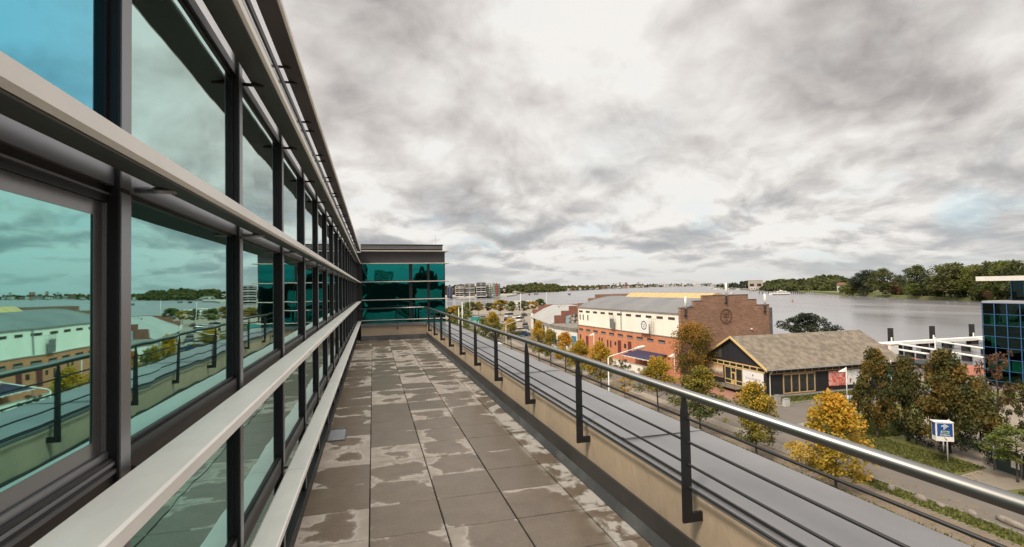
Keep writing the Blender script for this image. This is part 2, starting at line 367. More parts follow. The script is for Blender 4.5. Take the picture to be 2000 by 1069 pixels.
def end_wall():
    p = thing('end_wall', 'beige stucco upstand with grey coping closing the far end of the terrace', 'wall', (0,0,FL))
    bx(-0.38, 1.698, 16.98, 17.235, 0.0, 0.44).build('wall', m_stucco, p)
    MB().slab([(16.979,0.15),(16.955,0.15),(16.945,0.02),(16.945,0.002),(16.979,0.002)], 'x', -0.38, 1.65).build('flashing', m_flash, p)
    bx(-0.38, 1.698, 16.93, 17.238, 0.442, 0.53).build('coping', m_cop, p)
end_wall()

def railing():
    r = thing('terrace_railing', 'stainless steel handrail on black posts with four thin bars along the terrace', 'railing', (0,0,FL))
    HX, HZ = 1.61, 1.035
    ye = 16.55
    MB().tube([(HX,Y0T,HZ),(HX,ye-0.06,HZ),(HX-0.02,ye-0.02,HZ),(HX-0.06,ye,HZ),(-0.42,ye,HZ)], 0.0240, 16).build('handrail', m_steel, r, True)
    for z in (0.90, 0.775, 0.655, 0.535):
        MB().tube([(HX+0.012,Y0T,z),(HX+0.012,ye,z)], 0.0075, 8).build('bar', m_post, r, True)
    for k in [-3, -2]+list(range(0, 10)):
        y = 2.42 + 1.45*k + (0.02 if k else 0)
        mb = MB()
        # tapered blade with a foot reaching back to the wall
        mb.slab([(HX-0.012,HZ-0.022),(HX-0.024,HZ-0.10),(HX-0.027,0.348),(1.698,0.348),(1.698,0.398),(HX+0.027,0.398),(HX+0.024,HZ-0.16),(HX+0.004,HZ-0.022)], 'y', y-0.0085, y+0.0085)
        mb.build('post', m_post, r)
    for x in (0.0, 0.75):
        MB().slab([(ye-0.01,HZ-0.022),(ye-0.014,0.60),(ye-0.014,0.35),(16.978,0.35),(16.978,0.39),(ye+0.014,0.39),(ye+0.014,0.6),(ye+0.01,HZ-0.022)], 'x', x-0.008, x+0.008).build('post', m_post, r) if x == 0.75 else None
railing()

# ------------------------------------------------------------------ left wing of the glass office
H_LAM = [0.62, 1.265, 1.88, 2.50, 2.90]
def left_wing():
    w = thing('office_wing', 'long glazed office wing with green glass, black mullions and pale horizontal sunshades', 'office building', (0,0,FL))
    YA, YB = -6.0, YW
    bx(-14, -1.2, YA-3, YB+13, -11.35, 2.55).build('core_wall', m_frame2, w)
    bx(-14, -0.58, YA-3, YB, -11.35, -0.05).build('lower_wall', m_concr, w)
    bx(-14.2, -0.60, YA-3, YB, 2.56, 3.0).build('roof', m_grey, w)
    bx(-0.60, -0.50, YA, YB-0.002, -0.045, 0.135).build('base_profile', m_black, w)
    mb = MB()
    for i in range(3): mb.box(-0.4999, -0.494+0.004*i, YA, YB-0.002, 0.02+0.045*i, 0.042+0.045*i)
    mb.build('base_rail', m_frame, w)
    # transoms behind every sunshade
    for z0, z1, nm, mt in ((0.60,0.685,'transom',m_frame),(1.17,1.292,'transom',m_frame),(1.842,1.905,'transom',m_alu),(2.466,2.50,'transom',m_black)):
        bx(-0.585, -0.5075, YA, YB-0.002, z0, z1).build(nm, mt, w)
    bx(-0.56, -0.512, YA, YB-0.002, 2.502, 2.66).build('fascia_panel', m_panel, w)
    bx(-0.56, -0.50, YA, YB-0.002, 2.662, 2.69).build('fascia_rail', m_black, w)
    bx(-0.56, -0.512, YA, YB-0.002, 2.692, 2.99).build('fascia_panel', m_panel, w)
    ys = []
    y = 1.20
    while y - 0.97 > YA: y -= 0.97
    while y < YB - 0.1: ys.append(y); y += 0.97
    for i in range(len(ys)-1):
        a, b = ys[i]+0.0645, ys[i+1]+0.0105
        if ys[i+1] - 0.01 > YB: break
        for z0, z1 in ((0.136,0.599),(0.686,1.169),(1.293,1.841),(1.906,2.465)):
            if abs(ys[i]-0.23) < 0.2 and z0 == 1.293: continue
            fr = MB(); t = 0.009
            fr.box(-0.535,-0.5185,a,a+t,z0,z1).box(-0.535,-0.5185,b-t,b,z0,z1).box(-0.535,-0.5185,a+t,b-t,z0,z0+t).box(-0.535,-0.5185,a+t,b-t,z1-t,z1)
            f = fr.build('window', m_black, w)
            e1_, e2_ = random.uniform(-.0011,.0011), random.uniform(-.0011,.0011); A_, B_ = a+t, b-t; C_, D_ = z0+t, z1-t
            MB().add([(-.531,A_,C_),(-.5225+e1_,A_,C_),(-.5225-e1_+e2_*.6,B_,C_),(-.531,B_,C_),(-.531,A_,D_),(-.5225+e1_+e2_,A_,D_),(-.5225-e1_-e2_*.4,B_,D_),(-.531,B_,D_)],[(0,1,2,3),(7,6,5,4),(1,5,6,2),(0,4,5,1),(3,2,6,7),(0,3,7,4)]).build('pane', (m_glassb if ys[i] < 1.0 else m_glassu) if z0 == 1.906 else m_glass, f)
    # the recessed opening sash beside the camera
    i0 = [k for k, yy in enumerate(ys) if abs(yy-0.23) < 0.2][0]; a, b = ys[i0]+0.0645, ys[i0+1]+0.0105
    bx(-0.585,-0.5185,a,b,1.8065,1.8415).build('head_profile', m_black, w); bx(-0.5184,-0.514,a,b,1.822,1.826).build('head_bead', m_alu, w)
    sash = MB().box(-0.535,-0.519,b-0.004,b,1.306,1.806).box(-0.535,-0.519,a,a+0.004,1.306,1.806).box(-0.535,-0.516,a,b,1.2925,1.3055).build('sash', m_alu, w)
    bx(-0.530, -0.5235, a+0.004, b-0.004, 1.306, 1.806).build('pane', m_glass, sash)
    MB().box(-0.5234,-0.5225,b-0.044,b-0.0045,1.3065,1.8055).box(-0.5234,-0.5225,a+0.0045,b-0.0445,1.3065,1.336).box(-0.5234,-0.5225,a+0.0045,b-0.0445,1.776,1.8055).build('seal_band', m_frit, sash)
    MB().box(-0.507,-0.502,a,b,1.262,1.270).box(-0.507,-0.5045,a,b,1.278,1.285).build('sill_bead', m_alu, w)
    for yy in ys:
        mu = bx(-0.585, -0.5005, yy+0.011, yy+0.064, -0.04, 2.80).build('mullion', m_black, w)
        mb = MB()
        for z0, z1 in ((0.14,0.60),(0.62,1.20),(1.21,1.83),(1.84,2.76)): mb.box(-0.5, -0.4965, yy+0.016, yy+0.060, z0, z1)
        mb.build('cap', m_alu, mu)
    # sunshade blades, in three-metre lengths, with tube brackets
    for z in H_LAM:
        xo, xi = -0.372, -0.478
        y = -5.61; 
        while y < YB-0.05:
            y1 = min(y+2.91, YB-0.004)
            s = MB().slab([(xi,z-0.012),(xo-0.01,z-0.036),(xo,z-0.030),(xo,z-0.004),(xo-0.006,z),(xi+0.006,z),(xi,z-0.004)], 'y', y+0.002, y1-0.002).build('sunshade', m_lam, w)
            MB().slab([(xi+0.002,z-0.0135),(xo-0.011,z-0.0375),(xo-0.012,z-0.0405),(xi+0.001,z-0.0165)], 'y', y+0.003, y1-0.003).build('shade_strip', m_undershade, s)  # added thin strip, its dark colour stands in for shade below the blade
            if -3 < y < 9: MB().tube([(xo-0.0045,y+0.22,z-0.017),(xo+0.0012,y+0.22,z-0.017)],0.0055,8).build('fixing', m_frame, s)
            mb = MB(); k = 0; bm_ = m_alu if z < 2.4 else m_black
            for yy in ys:
                for o in (0.12, -0.10) if z > 2.7 else (0.11,):
                    if y < yy+o < y1 and yy+o < YB and yy+o > 0.3:
                        pts = [(-0.512,yy+o,z-0.028),(xi+0.05,yy+o,z-0.028)]
                        if yy < 8.6: MB().tube(pts, 0.0075, 8).build('bracket', bm_, s, True)
                        else: mb.tube(pts, 0.0075, 6); k += 1
            if k:
                q_ = mb.build('far_brackets', bm_, s); q_['kind'] = 'stuff'
            y = y1 if y1 < YB-0.01 else YB
    m_int = M('interior_plaster', (0.55,0.53,0.48), (0.45,0.43,0.40), 1.5, 0.8)
    for k, yy in enumerate(ys):
        if k % 3 == 1 and yy > -2: bx(-0.95, -0.80, yy+0.30, yy+0.46, 0.0, 2.5).build('interior_column', m_int, w)
        if k % 4 == 3 and yy > -2: bx(-0.66, -0.655, yy+0.12, yy+0.90, 1.62, 2.45).build('roller_blind', m_int, w)
    bx(-1.199, -0.60, -2.0, YB-0.05, 2.5025, 2.52).build('ceiling', m_int, w); bx(-1.199,-0.60,-2.0,YB-0.05,-0.01,0.0).build('interior_floor', M('carpet',(0.10,0.09,0.08),None,3,0.9), w)
    # second thin black line between the top two blades
    mb = MB()
    mb.box(-0.455, -0.445, YA, YB-0.004, 2.715, 2.745); mb.build('cable_tray', m_black, w)
    bx(-0.52, -0.375, YB-0.001, YB+0.25, -11.3, 2.84).build('corner_column', m_frame, w)
left_wing()

# ------------------------------------------------------------------ far wing
def far_wing():
    w = thing('corner_wing', 'glazed corner wing with deep green glass bands at the far end of the terrace', 'office building', (0,YW,FL))
    X0, X1 = -0.374, 2.36; ax = 0.014
    bx(X0-6, X1-0.03, 1.2, 14, -11.35, 2.5).build('core_wall', m_frame2, w)
    bx(X0, X1-0.02, 0.0, 1.2, -11.35, -0.0).build('lower_wall', m_frame2, w)
    bx(X0, X1, 0.0, 14, 2.50, 2.87).build('metal_panel', m_frame2, w)
    MB().box(X0, X1-0.07, 0.02, 14, 2.925, 3.09).box(X0, X1-0.04, 0.0, 14.0, 3.092, 3.115).build('roof', m_frame, w)
    mb = MB()
    for z in (2.97, 3.01, 3.05): mb.box(X0, X1-0.06, 0.008, 0.0198, z, z+0.012)
    mb.build('gutter', m_grey, w)
    MB().tube([(2.12, 0.6, 3.1),(2.12, 0.6, 3.5)], 0.004, 6).build('lightning_rod', m_grey, w)
    cols = [(X0+0.03, 1.175), (1.255, 1.775), (1.83, X1-0.01)]
    for z0, z1 in ((0.03,0.60),(0.635,1.265),(1.27,1.875),(1.90,2.497)):
        for a, b in cols:
            f = MB().box(a,a+0.014,0.01,0.05,z0,z1).box(b-0.014,b,0.01,0.05,z0,z1).box(a+0.014,b-0.014,0.01,0.05,z0,z0+0.014).box(a+0.014,b-0.014,0.01,0.05,z1-0.014,z1).build('window', m_black, w)
            bx(a+0.014,b-0.014,0.024,0.030,z0+0.014,z1-0.014).build('pane', m_glass2, f)
    for a, b in ((1.176,1.254),(1.776,1.829),(X1-0.009,X1),(X0,X0+0.029)): bx(a,b,0.0,0.09,0.0,2.499).build('mullion', m_black, w)
    for z0,z1 in ((0.601,0.634),(1.266,1.269),(1.876,1.899)): bx(X0,X1,0.012,0.06,z0,z1).build('transom', m_black, w)
    for z0, z1 in ((0.6,2.5),(-11.3,0.6)):                       # side glazing towards the street
        n = 4
        for i in range(n):
            f = bx(X1-0.029, X1-0.010, 0.1+i*3.4, 0.1+i*3.4+3.3, z0+0.02, z1-0.02).build('window', m_glass2, w)
    for z in (0.64, 1.30, 1.89, 2.49, 2.90):
        MB().slab([(-0.12,z-0.012),(-0.02,z-0.03),(-0.02,z),(-0.12,z)], 'x', X0+0.01, X1+0.13 if z > 1.5 else X1+0.02).build('sunshade', m_lam, w)
    for z in (1.89, 2.49, 2.90): bx(X1+0.02, X1+0.12, -0.019, 13.5, z-0.018, z-0.001).build('sunshade', m_lam, w)
    mb = MB(); x = X0+0.1                                        # vertical blinds inside
    while x < 1.15: mb.box(x, x+0.05, 0.25, 0.262, 0.05, 2.48); x += 0.115
    mb.build('blinds', M('blind_fabric', (0.45,0.5,0.46), None, 3, 0.8), w)
    bx(0.70, 0.90, 0.12, 0.13, 1.38, 1.62).build('poster', M('poster_print', (0.55,0.75,0.8), (0.55,0.12,0.08), 6, 0.5, sharp=(0.45,0.55)), w)
far_wing()

# ------------------------------------------------------------------ ground, roads, water
m_ground = M('paved_ground', (0.27,0.225,0.18), (0.20,0.17,0.135), 0.12, 0.9, 0, 0.1, detail=8)
m_asph = M('asphalt', (0.145,0.125,0.105), (0.115,0.10,0.085), 0.35, 0.85, 0, 0.15, detail=9)
m_path = M('brown_paver_path', (0.18,0.14,0.10), (0.135,0.107,0.08), 0.6, 0.9, 0, 0.2, detail=9)
m_redp = M('red_brick_paving', (0.30,0.13,0.085), (0.24,0.13,0.09), 0.5, 0.9, 0, 0.2, detail=8)
m_kerb = M('kerb_stone', (0.24,0.22,0.195), (0.16,0.15,0.13), 1.5, 0.9)
m_grass = M('grass_sward', (0.085,0.095,0.02), (0.12,0.12,0.03), 0.9, 0.95, 0, 0.5, detail=9)
def sheet(name, pts, z, mat, th=0.0): 
    if th: return struct(MB().prism(pts, z-th, z).build(name, mat))
    return struct(MB().add([(x, y, z) for x, y in pts], [tuple(range(len(pts)))]).build(name, mat))
LAND = [(-7000,-7000),(87,-7000),(87,72),(88,110),(96,200),(105,334),(70,352),(30,366),(-300,420),(-7000,700)]
sheet('ground', LAND, 0.0, m_ground, 5.0)
sheet('road', [(31.6,-80),(37.0,-80),(37.0,38.6),(58,42.6),(72,43),(72,45.4),(55.6,46.4),(41.4,44.7),(38.8,46.5),(38.4,62),(37.4,92),(38,106),(43,140),(47,170),(36,170),(34.5,140),(31.6,100)], 0.008, m_asph)
sheet('footpath', [(28.0,-80),(30.1,-80),(30.1,60),(30.3,100),(33.5,150),(36.5,180),(33,180),(30.4,150),(28.0,100)], 0.012, m_path)
sheet('grass_verge', [(22.5,-80),(27.95,-80),(27.95,100),(30.2,150),(33,180),(27,180),(24,110),(22.5,90)], 0.016, m_grass)
sheet('grass_strip', [(30.2,-80),(31.5,-80),(31.5,27.5),(30.9,29.5),(30.2,30.5)], 0.02, m_grass)
sheet('lawn', [(37.1,25.2),(40.5,25.6),(41.2,30),(46,36),(70,40),(70,42.4),(58,42.5),(38.2,38.6),(37.2,37.6)], 0.03, m_grass)
sheet('lawn', [(37.1,-60),(40.3,-60),(40.3,22.2),(37.1,22.6)], 0.03, m_grass)
sheet('grass_border', [(42.9,45.1),(55.6,46.6),(72,45.6),(72,48.2),(42.9,48.2)], 0.035, m_grass)
sheet('red_paving', [(38.5,47),(42.7,45.2),(42.7,61.5),(40.8,61.9),(38.4,90),(37.6,90)], 0.02, m_redp)
sheet('red_quay', [(78,50),(86.9,52),(86.9,80),(70,62)], 0.02, M('red_asphalt', (0.40,0.14,0.085), (0.33,0.13,0.08), 0.4, 0.9))
struct(MB().box(31.5,31.6,-80,27.5,0,0.10).build('kerb', m_kerb)); struct(MB().box(37.0,37.1,-80,22.5,0,0.10).box(37.0,37.1,25.2,38.4,0,0.1).build('kerb', m_kerb))
struct(MB().prism([(42.9,44.98),(55.6,46.48),(55.6,46.6),(42.9,45.1)],0,0.12).build('kerb', m_kerb))
mb = MB(); y = 14.0
while y < 60: mb.box(30.11, 30.18, y, y+0.20, 0, 0.05+0.015*math.sin(y*7)); y += 0.34
struct(mb.build('path_edging', m_kerb))
def watermat():
    mt, t = newmat('river_water'); tc = t.node('ShaderNodeTexCoord'); o = tc.outputs['Object']
    n = t.noise(t.vmath('MULTIPLY', o, (1.0, 1.0, 1.0)), 0.16, 5, 0.55, 0.3)
    n2 = t.noise(t.vmath('MULTIPLY', o, (0.012, 0.004, 1)), 1.0, 5, 0.6, 0.6)
    t.put(t.b.inputs['Base Color'], t.mix(t.mr(n2, 0.35, 0.65), (0.15,0.142,0.147), (0.20,0.192,0.20)))
    t.put(t.b.inputs['Roughness'], t.mr(n2, 0.35, 0.65, 0.14, 0.32)); t.b.inputs['IOR'].default_value = 1.33
    bump(t, n, 0.22, 0.12); return mt
struct(MB().add([(-20000,-20000,-1.6),(20000,-20000,-1.6),(20000,20000,-1.6),(-20000,20000,-1.6)], [(0,1,2,3)]).build('river', watermat()))

# ------------------------------------------------------------------ foliage
def leafmat(name, *cols):
    mt, t = newmat(name); at = t.n.new('ShaderNodeAttribute'); at.attribute_name = 'hue'
    oi = t.node('ShaderNodeObjectInfo')
    f = t.math('ADD', at.outputs['Fac'], t.math('MULTIPLY', t.math('SUBTRACT', oi.outputs['Random'], 0.5), 0.30), clamp=True)
    k = len(cols)-1; c = t.ramp(f, *[(i/k, cc) for i, cc in enumerate(cols)])
    t.put(t.b.inputs['Base Color'], c); t.b.inputs['Roughness'].default_value = 0.7
    tl = t.node('ShaderNodeBsdfTranslucent'); t.put(tl.inputs[0], c)
    mx = t.node('ShaderNodeMixShader'); mx.inputs[0].default_value = 0.28; t.l.new(t.b.outputs[0], mx.inputs[1]); t.l.new(tl.outputs[0], mx.inputs[2])
    t.l.new(mx.outputs[0], t.out.inputs[0]); return mt
m_autumn = leafmat('autumn_leaves', (0.045,0.065,0.010), (0.15,0.135,0.015), (0.40,0.275,0.022), (0.56,0.32,0.025), (0.48,0.19,0.02))
m_autgrn = leafmat('green_gold_leaves', (0.035,0.055,0.010), (0.08,0.095,0.014), (0.22,0.18,0.02), (0.46,0.27,0.025))
m_turn = leafmat('turning_leaves', (0.022,0.036,0.008), (0.05,0.060,0.010), (0.17,0.11,0.014), (0.48,0.22,0.022))
m_olive  = leafmat('olive_leaves', (0.016,0.030,0.008), (0.040,0.052,0.010), (0.10,0.088,0.016), (0.25,0.14,0.024))
m_green  = leafmat('green_leaves', (0.030,0.045,0.012), (0.06,0.075,0.018), (0.105,0.115,0.028), (0.17,0.15,0.04))
m_bright = leafmat('yellow_green_leaves', (0.05,0.075,0.012), (0.11,0.14,0.02), (0.2,0.2,0.03))
m_redlf  = leafmat('russet_leaves', (0.055,0.035,0.018), (0.12,0.06,0.028), (0.18,0.09,0.035))
m_shrub  = leafmat('dark_shrub_leaves', (0.015,0.025,0.012), (0.03,0.04,0.02), (0.05,0.06,0.03))
def leafmesh(name, clumps, n, size, mat, seed, hue_z=None):
    rg = np.random.default_rng(seed)
    cl = np.array([c[:3] for c in clumps]); rad = np.array([c[3] for c in clumps]); w = rad**2; w /= w.sum()
    idx = rg.choice(len(cl), n, p=w); hue_c = rg.random(len(cl))
    d = rg.normal(size=(n,3)); d /= np.linalg.norm(d, axis=1)[:,None]
    p = cl[idx] + d*(rad[idx]*rg.random(n)**0.45)[:,None]*np.array([1,1,0.85])
    a = rg.normal(size=(n,3)); a /= np.linalg.norm(a, axis=1)[:,None]
    b = np.cross(a, rg.normal(size=(n,3))); b /= np.linalg.norm(b, axis=1)[:,None]
    s = size*(0.6+0.8*rg.random(n))[:,None]
    V = np.stack([p-a*s*.5, p+b*s*.34, p+a*s*.5, p-b*s*.34], 1).reshape(-1,3)
    me = bpy.data.meshes.new(name); me.vertices.add(4*n); me.loops.add(4*n); me.polygons.add(n)
    me.vertices.foreach_set('co', V.ravel()); me.loops.foreach_set('vertex_index', np.arange(4*n))
    me.polygons.foreach_set('loop_start', np.arange(n)*4); me.update(calc_edges=True); me.validate()
    h = 0.62*hue_c[idx] + 0.38*rg.random(n)
    if hue_z: h = h*0.6 + 0.4*np.clip((p[:,2]-hue_z[0])/(hue_z[1]-hue_z[0]), 0, 1)
    at = me.attributes.new('hue', 'FLOAT', 'FACE'); at.data.foreach_set('value', h.astype(np.float32))
    me.materials.append(mat); return me
def crown_clumps(kind, seed):                                    # unit crown: width 1, height 1, base at z = 0
    r = random.Random(seed); out = []
    prof = {'street': lambda z: 0.5*min(1, (z+0.06)/0.22)**0.7*(1-max(0, z-0.25)/0.80)**0.75,
            'round':  lambda z: 0.5*math.sqrt(max(0.02, 1-((z-0.48)/0.54)**2)),
            'oak':    lambda z: 0.5*math.sqrt(max(0.05, 1-((z-0.40)/0.62)**2)),
            'spire':  lambda z: 0.5*min(1, (z+0.05)/0.15)*(1-z)**0.8+0.04,
            'loose':  lambda z: 0.5*math.sqrt(max(0.03, 1-((z-0.5)/0.55)**2))}[kind]
    n = {'street': 62, 'round': 44, 'oak': 80, 'spire': 60, 'loose': 34}[kind]
    for i in range(n):
        z = r.random()**0.9; R0 = prof(z)*(0.8+0.35*r.random()); th = r.random()*6.283; q = math.sqrt(r.random())
        cr = (0.085+0.07*r.random())*(1.15 if kind == 'oak' else 1.0)*(0.7 if kind == 'loose' else 1)
        out.append((math.cos(th)*R0*q*0.92, math.sin(th)*R0*q*0.92, 0.05+z*0.9, cr))
    for i in range(10):                                          # stray shoots break the outline
        z = 0.15+0.85*r.random(); R0 = prof(min(z,0.97)); th = r.random()*6.283
        out.append((math.cos(th)*R0*1.05, math.sin(th)*R0*1.05, z, 0.035+0.03*r.random()))
    return out
def trunk_mesh(seed, limbs=7):                                   # unit: ground to z = 1 (crown middle)
    r = random.Random(seed); mb = MB(); lean = r.uniform(-.015,.015)
    mb.tube([(0,0,-0.02),(0,0,0.08),(lean,0.01,0.5),(lean*2,0,0.85),(lean,0.01,1.15)], [0.026,0.018,0.014,0.010,0.004], 8)
    for i in range(limbs):
        z = 0.42+0.6*i/limbs; th = r.random()*6.283; L = 0.30*r.uniform(.7,1.2)
        mb.tube([(lean,0,z),(math.cos(th)*L*.5, math.sin(th)*L*.5, z+L*.45),(math.cos(th)*L, math.sin(th)*L, z+L*.8)], [0.007,0.005,0.002], 5)
    o = mb.build('trunk', m_bark, None, True); me = o.data; bpy.data.objects.remove(o); return me
TR = [trunk_mesh(s) for s in (1,2,3)]
CROWN = {}
def crown(kind, mat, seed, n, size, hz=None):
    k = (kind, mat.name, seed, n, size)
    if k not in CROWN: CROWN[k] = leafmesh('crown', crown_clumps(kind, seed), n, size, mat, seed+11, hz)
    return CROWN[k]
def tree(name, label, P, H, h0, Wd, mesh, group=None, cat='tree', rz=None, trunk_w=1.0):
    t = thing(name, label, cat, P, random.random()*6.28 if rz is None else rz, group)
    tk = bpy.data.objects.new('trunk', random.choice(TR)); COL.objects.link(tk); tk.parent = t
    zc = h0+(H-h0)*0.55; tk.scale = (zc*1.25*trunk_w, zc*1.25*trunk_w, zc)
    c = bpy.data.objects.new('crown', mesh); COL.objects.link(c); c.parent = t; c.location.z = h0; c.scale = (Wd, Wd, H-h0)
    return t
WF = 1.22
def pxtree(name, label, bx_, by, top, crown_bot, wpx, mesh, group=None, cat='tree', z=0.0, cx=None):
    P = G(bx_, by, z); H = hgt(P, by-top); return tree(name, label, P, H, hgt(P, by-crown_bot), hgt(P, wpx*WF), mesh, group, cat)

ST = [crown('street', m_autumn, s, 8500, 0.036, (0.1, 1.0)) for s in (3, 5, 8, 13)]
SG = [crown('street', m_autgrn, s, 8500, 0.036, (0.1, 1.0)) for s in (5, 8)]
GS = 'street trees in autumn leaf along the footpath'
street = [(1633,960,771,930,132,0,'yellow and orange street tree beside the line of boulders, closest of its row'),
 (1477.5,894,750,866,100,1,'yellow street tree standing in front of the right corner of the black wooden house'),
 (1368.5,848,718,815,98,4,'green and yellow street tree at the left corner of the black wooden house'),
 (1286,809,697,773,74,3,'golden street tree below the navy awning of the warehouse'),
 (1174.5,760,668,742,58,1,'orange street tree in front of the three small ground-floor windows of the warehouse'),
 (1136,742,663,722,50,3,'yellow street tree at the far corner of the white and orange warehouse'),
 (1104.5,731,650,706,44,2,'yellow street tree before the white annex, with a post of the railing to its left'),
 (1076,718,644,696,40,5,'dark green and orange street tree close behind the one before the stepped brick gable'),
 (1053,707,628,690,38,0,'tall yellow street tree before the pale roof with the stepped brick gable'),
 (998.6,683,623,664,36,2,'round golden street tree beside the curved lamp above the parking area'),
 (963,668,610,646,34,1,'bright orange street tree alone before the parked silver cars')]
for bx_, by, top, cb, wp, k, lab in street: pxtree('street_tree', lab, bx_, by, top, cb, wp, ST[k] if k < 4 else SG[k-4], GS)
pxtree('sapling', 'thin brown sapling with sparse leaves under the street lamp head', 1221,780,733,764,40, crown('loose', m_autumn, 21, 2000, 0.045))
big = crown('oak', m_turn, 17, 12000, 0.030, (0.0, 1.0))
tree('autumn_tree', 'large dense tree turning from dark green to orange at the corner of the brick gable', (40.6,58.6,0), 7.8, 1.2, 6.3, big)
OL = [crown('street', m_olive, s, 12000, 0.036) for s in (31, 33)]
pxtree('olive_tree', 'dark olive tree on the lawn right of the flower billboard', 1714,856,686,826,76, OL[0])
pxtree('olive_tree', 'dark olive and russet tree between the flower billboard and the parking sign', 1774,862,700,844,66, OL[1])
pxtree('olive_tree', 'broad olive tree behind the blue parking sign', 1855,884,688,862,118, OL[0])
pxtree('olive_tree', 'brown olive tree beside the wooden pole at the glass office block', 1916,880,738,862,66, OL[1])
pxtree('russet_tree', 'sparse russet tree in front of the blue framed glass block', 1950,860,690,820,70, crown('loose', m_redlf, 41, 1500, 0.045))
pxtree('russet_tree', 'yellowish tree at the right edge before the blue framed glass block', 2004,880,740,850,60, crown('loose', m_olive, 43, 2600, 0.045))
pxtree('green_tree', 'small bright yellow-green tree leaning over the dark green gate', 1988,942,836,900,92, crown('round', m_bright, 45, 3600, 0.05))
P = G(1540,700); tree('water_shrub', 'dark green shrub tree between the brick gable and the ridge of the black house', (80.5,80,0), 6.9, 0.2, 9.8, crown('round', m_shrub, 51, 9000, 0.04))
GP = 'autumn trees round the parking area'
back = [(886,640,598,628,24,m_autumn,3,'glowing orange tree beside the white flagpole near the corner wing'),
 (918,617,590,608,24,m_bright,3,'yellow-green tree right of the white flagpole'),
 (935,616,590,607,20,m_autumn,5,'light orange tree before the river, left of the thin dark green tree'),
 (956,615,592,607,16,m_green,8,'thin dark green tree between two orange trees before the river'),
 (977,616,586,607,26,m_autumn,8,'broad orange tree before the river above the silver cars'),
 (1000,617,589,608,20,m_bright,5,'green tree before the river above the white parked van'),
 (1022,616,588,607,18,m_green,3,'green tree behind the tall parking area mast'),
 (1040,613,588,604,18,m_autumn,13,'orange tree left of the far red brick gable'),
 (1056,611,584,603,16,m_bright,8,'small yellow-green tree touching the far red brick gable')]
for bx_, by, top, cb, wp, mt, s, lab in back:
    pxtree('parking_tree', lab, bx_, by, top, cb, wp*1.15, crown('round' if s != 5 else 'street', mt, s, 3600, 0.062), GP)
def bush(label, P, w, h, mat, seed, n=2500, sz=0.06, name='bush'):
    o = bpy.data.objects.new(name, crown('round', mat, seed, n, sz)); COL.objects.link(o); o.location = P; o.scale = (w, w, h)
    return tag(o, label, 'bush')
bush('pale green bush on the verge below the nearest parking area tree', G(956,662), 8, 5.5, m_bright, 61, 2600)
bush('pale green bush on the verge at the corner wing', G(888,640), 12, 7, m_bright, 62, 2600)
bush('thin light green bush beside the billboard on the verge', G(905,645), 6, 5, m_bright, 63, 1200)
h = thing('clipped_hedge', 'dark hedge running from the green gate towards the parking sign', 'hedge', (41.1,25.6,0), -0.10)
cl = [(random.uniform(-.3,.3), i*0.28, random.uniform(0.2,1.5), 0.42) for i in range(26)]
o = bpy.data.objects.new('foliage', leafmesh('foliage', cl+[(c[0],c[1],c[2]*.4+.9,.4) for c in cl], 9000, 0.11, m_shrub, 5)); COL.objects.link(o); o.parent = h
h = thing('flowering_hedge', 'low russet flowering hedge in front of the white garden wall of the warehouse', 'hedge', (0,0,0))
a_, b_ = G(1165,712), G(1278,748)
cl = []
for i in range(70):
    q = random.random(); p = a_.lerp(b_, q); cl.append((p.x+random.uniform(-.5,.5), p.y+random.uniform(-.5,.5), random.uniform(0.1,0.6), 0.4))
o = bpy.data.objects.new('foliage', leafmesh('foliage', cl, 6000, 0.14, leafmat('heather', (0.10,0.08,0.03),(0.2,0.09,0.04),(0.26,0.14,0.06)), 6)); COL.objects.link(o); o.parent = h

# grass blades and fallen leaves on the verges
def scatter(name, polys, n, size, mat, label, cat, z=0.03, up=True, seed=1):
    rg = np.random.default_rng(seed); out = []
    ar = np.array([(b-a)*(d-c) for a,b,c,d in polys], float); ar /= ar.sum(); k = rg.choice(len(polys), n, p=ar); P = np.array(polys)[k]
    p = np.stack([P[:,0]+rg.random(n)*(P[:,1]-P[:,0]), P[:,2]+rg.random(n)*(P[:,3]-P[:,2]), np.full(n, z)], 1)
    th = rg.random(n)*6.283; a = np.stack([np.cos(th), np.sin(th), np.zeros(n)], 1); s = size*(0.5+rg.random(n))[:,None]
    b = np.stack([0.35*rg.normal(size=n), 0.35*rg.normal(size=n), np.ones(n)], 1) if up else np.stack([-np.sin(th), np.cos(th), 0.15*rg.normal(size=n)], 1)
    V = np.stack([p-a*s*.5, p+a*s*.5, p+a*s*.2+b*s, p-a*s*.2+b*s], 1).reshape(-1,3)
    me = bpy.data.meshes.new(name); me.vertices.add(4*n); me.loops.add(4*n); me.polygons.add(n)
    me.vertices.foreach_set('co', V.ravel()); me.loops.foreach_set('vertex_index', np.arange(4*n)); me.polygons.foreach_set('loop_start', np.arange(n)*4); me.update(calc_edges=True)
    at = me.attributes.new('hue', 'FLOAT', 'FACE'); at.data.foreach_set('value', rg.random(n).astype(np.float32)); me.materials.append(mat)
    o = bpy.data.objects.new(name, me); COL.objects.link(o); return stuff(o, label, cat)
m_blade = leafmat('grass_blades', (0.055,0.075,0.012), (0.10,0.115,0.022), (0.16,0.15,0.04))
scatter('grass', [(22.6,27.9,14,70),(30.25,31.45,14,28),(37.3,40.4,25.5,37),(40,46,33,38.5),(43,55,45.9,48),(37.3,40.2,10,22)], 60000, 0.10, m_blade, 'short rough grass on the verges and lawn', 'grass', 0.03)
scatter('fallen_leaves', [(22.6,31,14,75),(37,41,24,38),(31.6,33,20,60)], 5000, 0.07, m_autumn, 'yellow fallen leaves strewn over the verge and footpath', 'leaves', 0.045, False, 3)
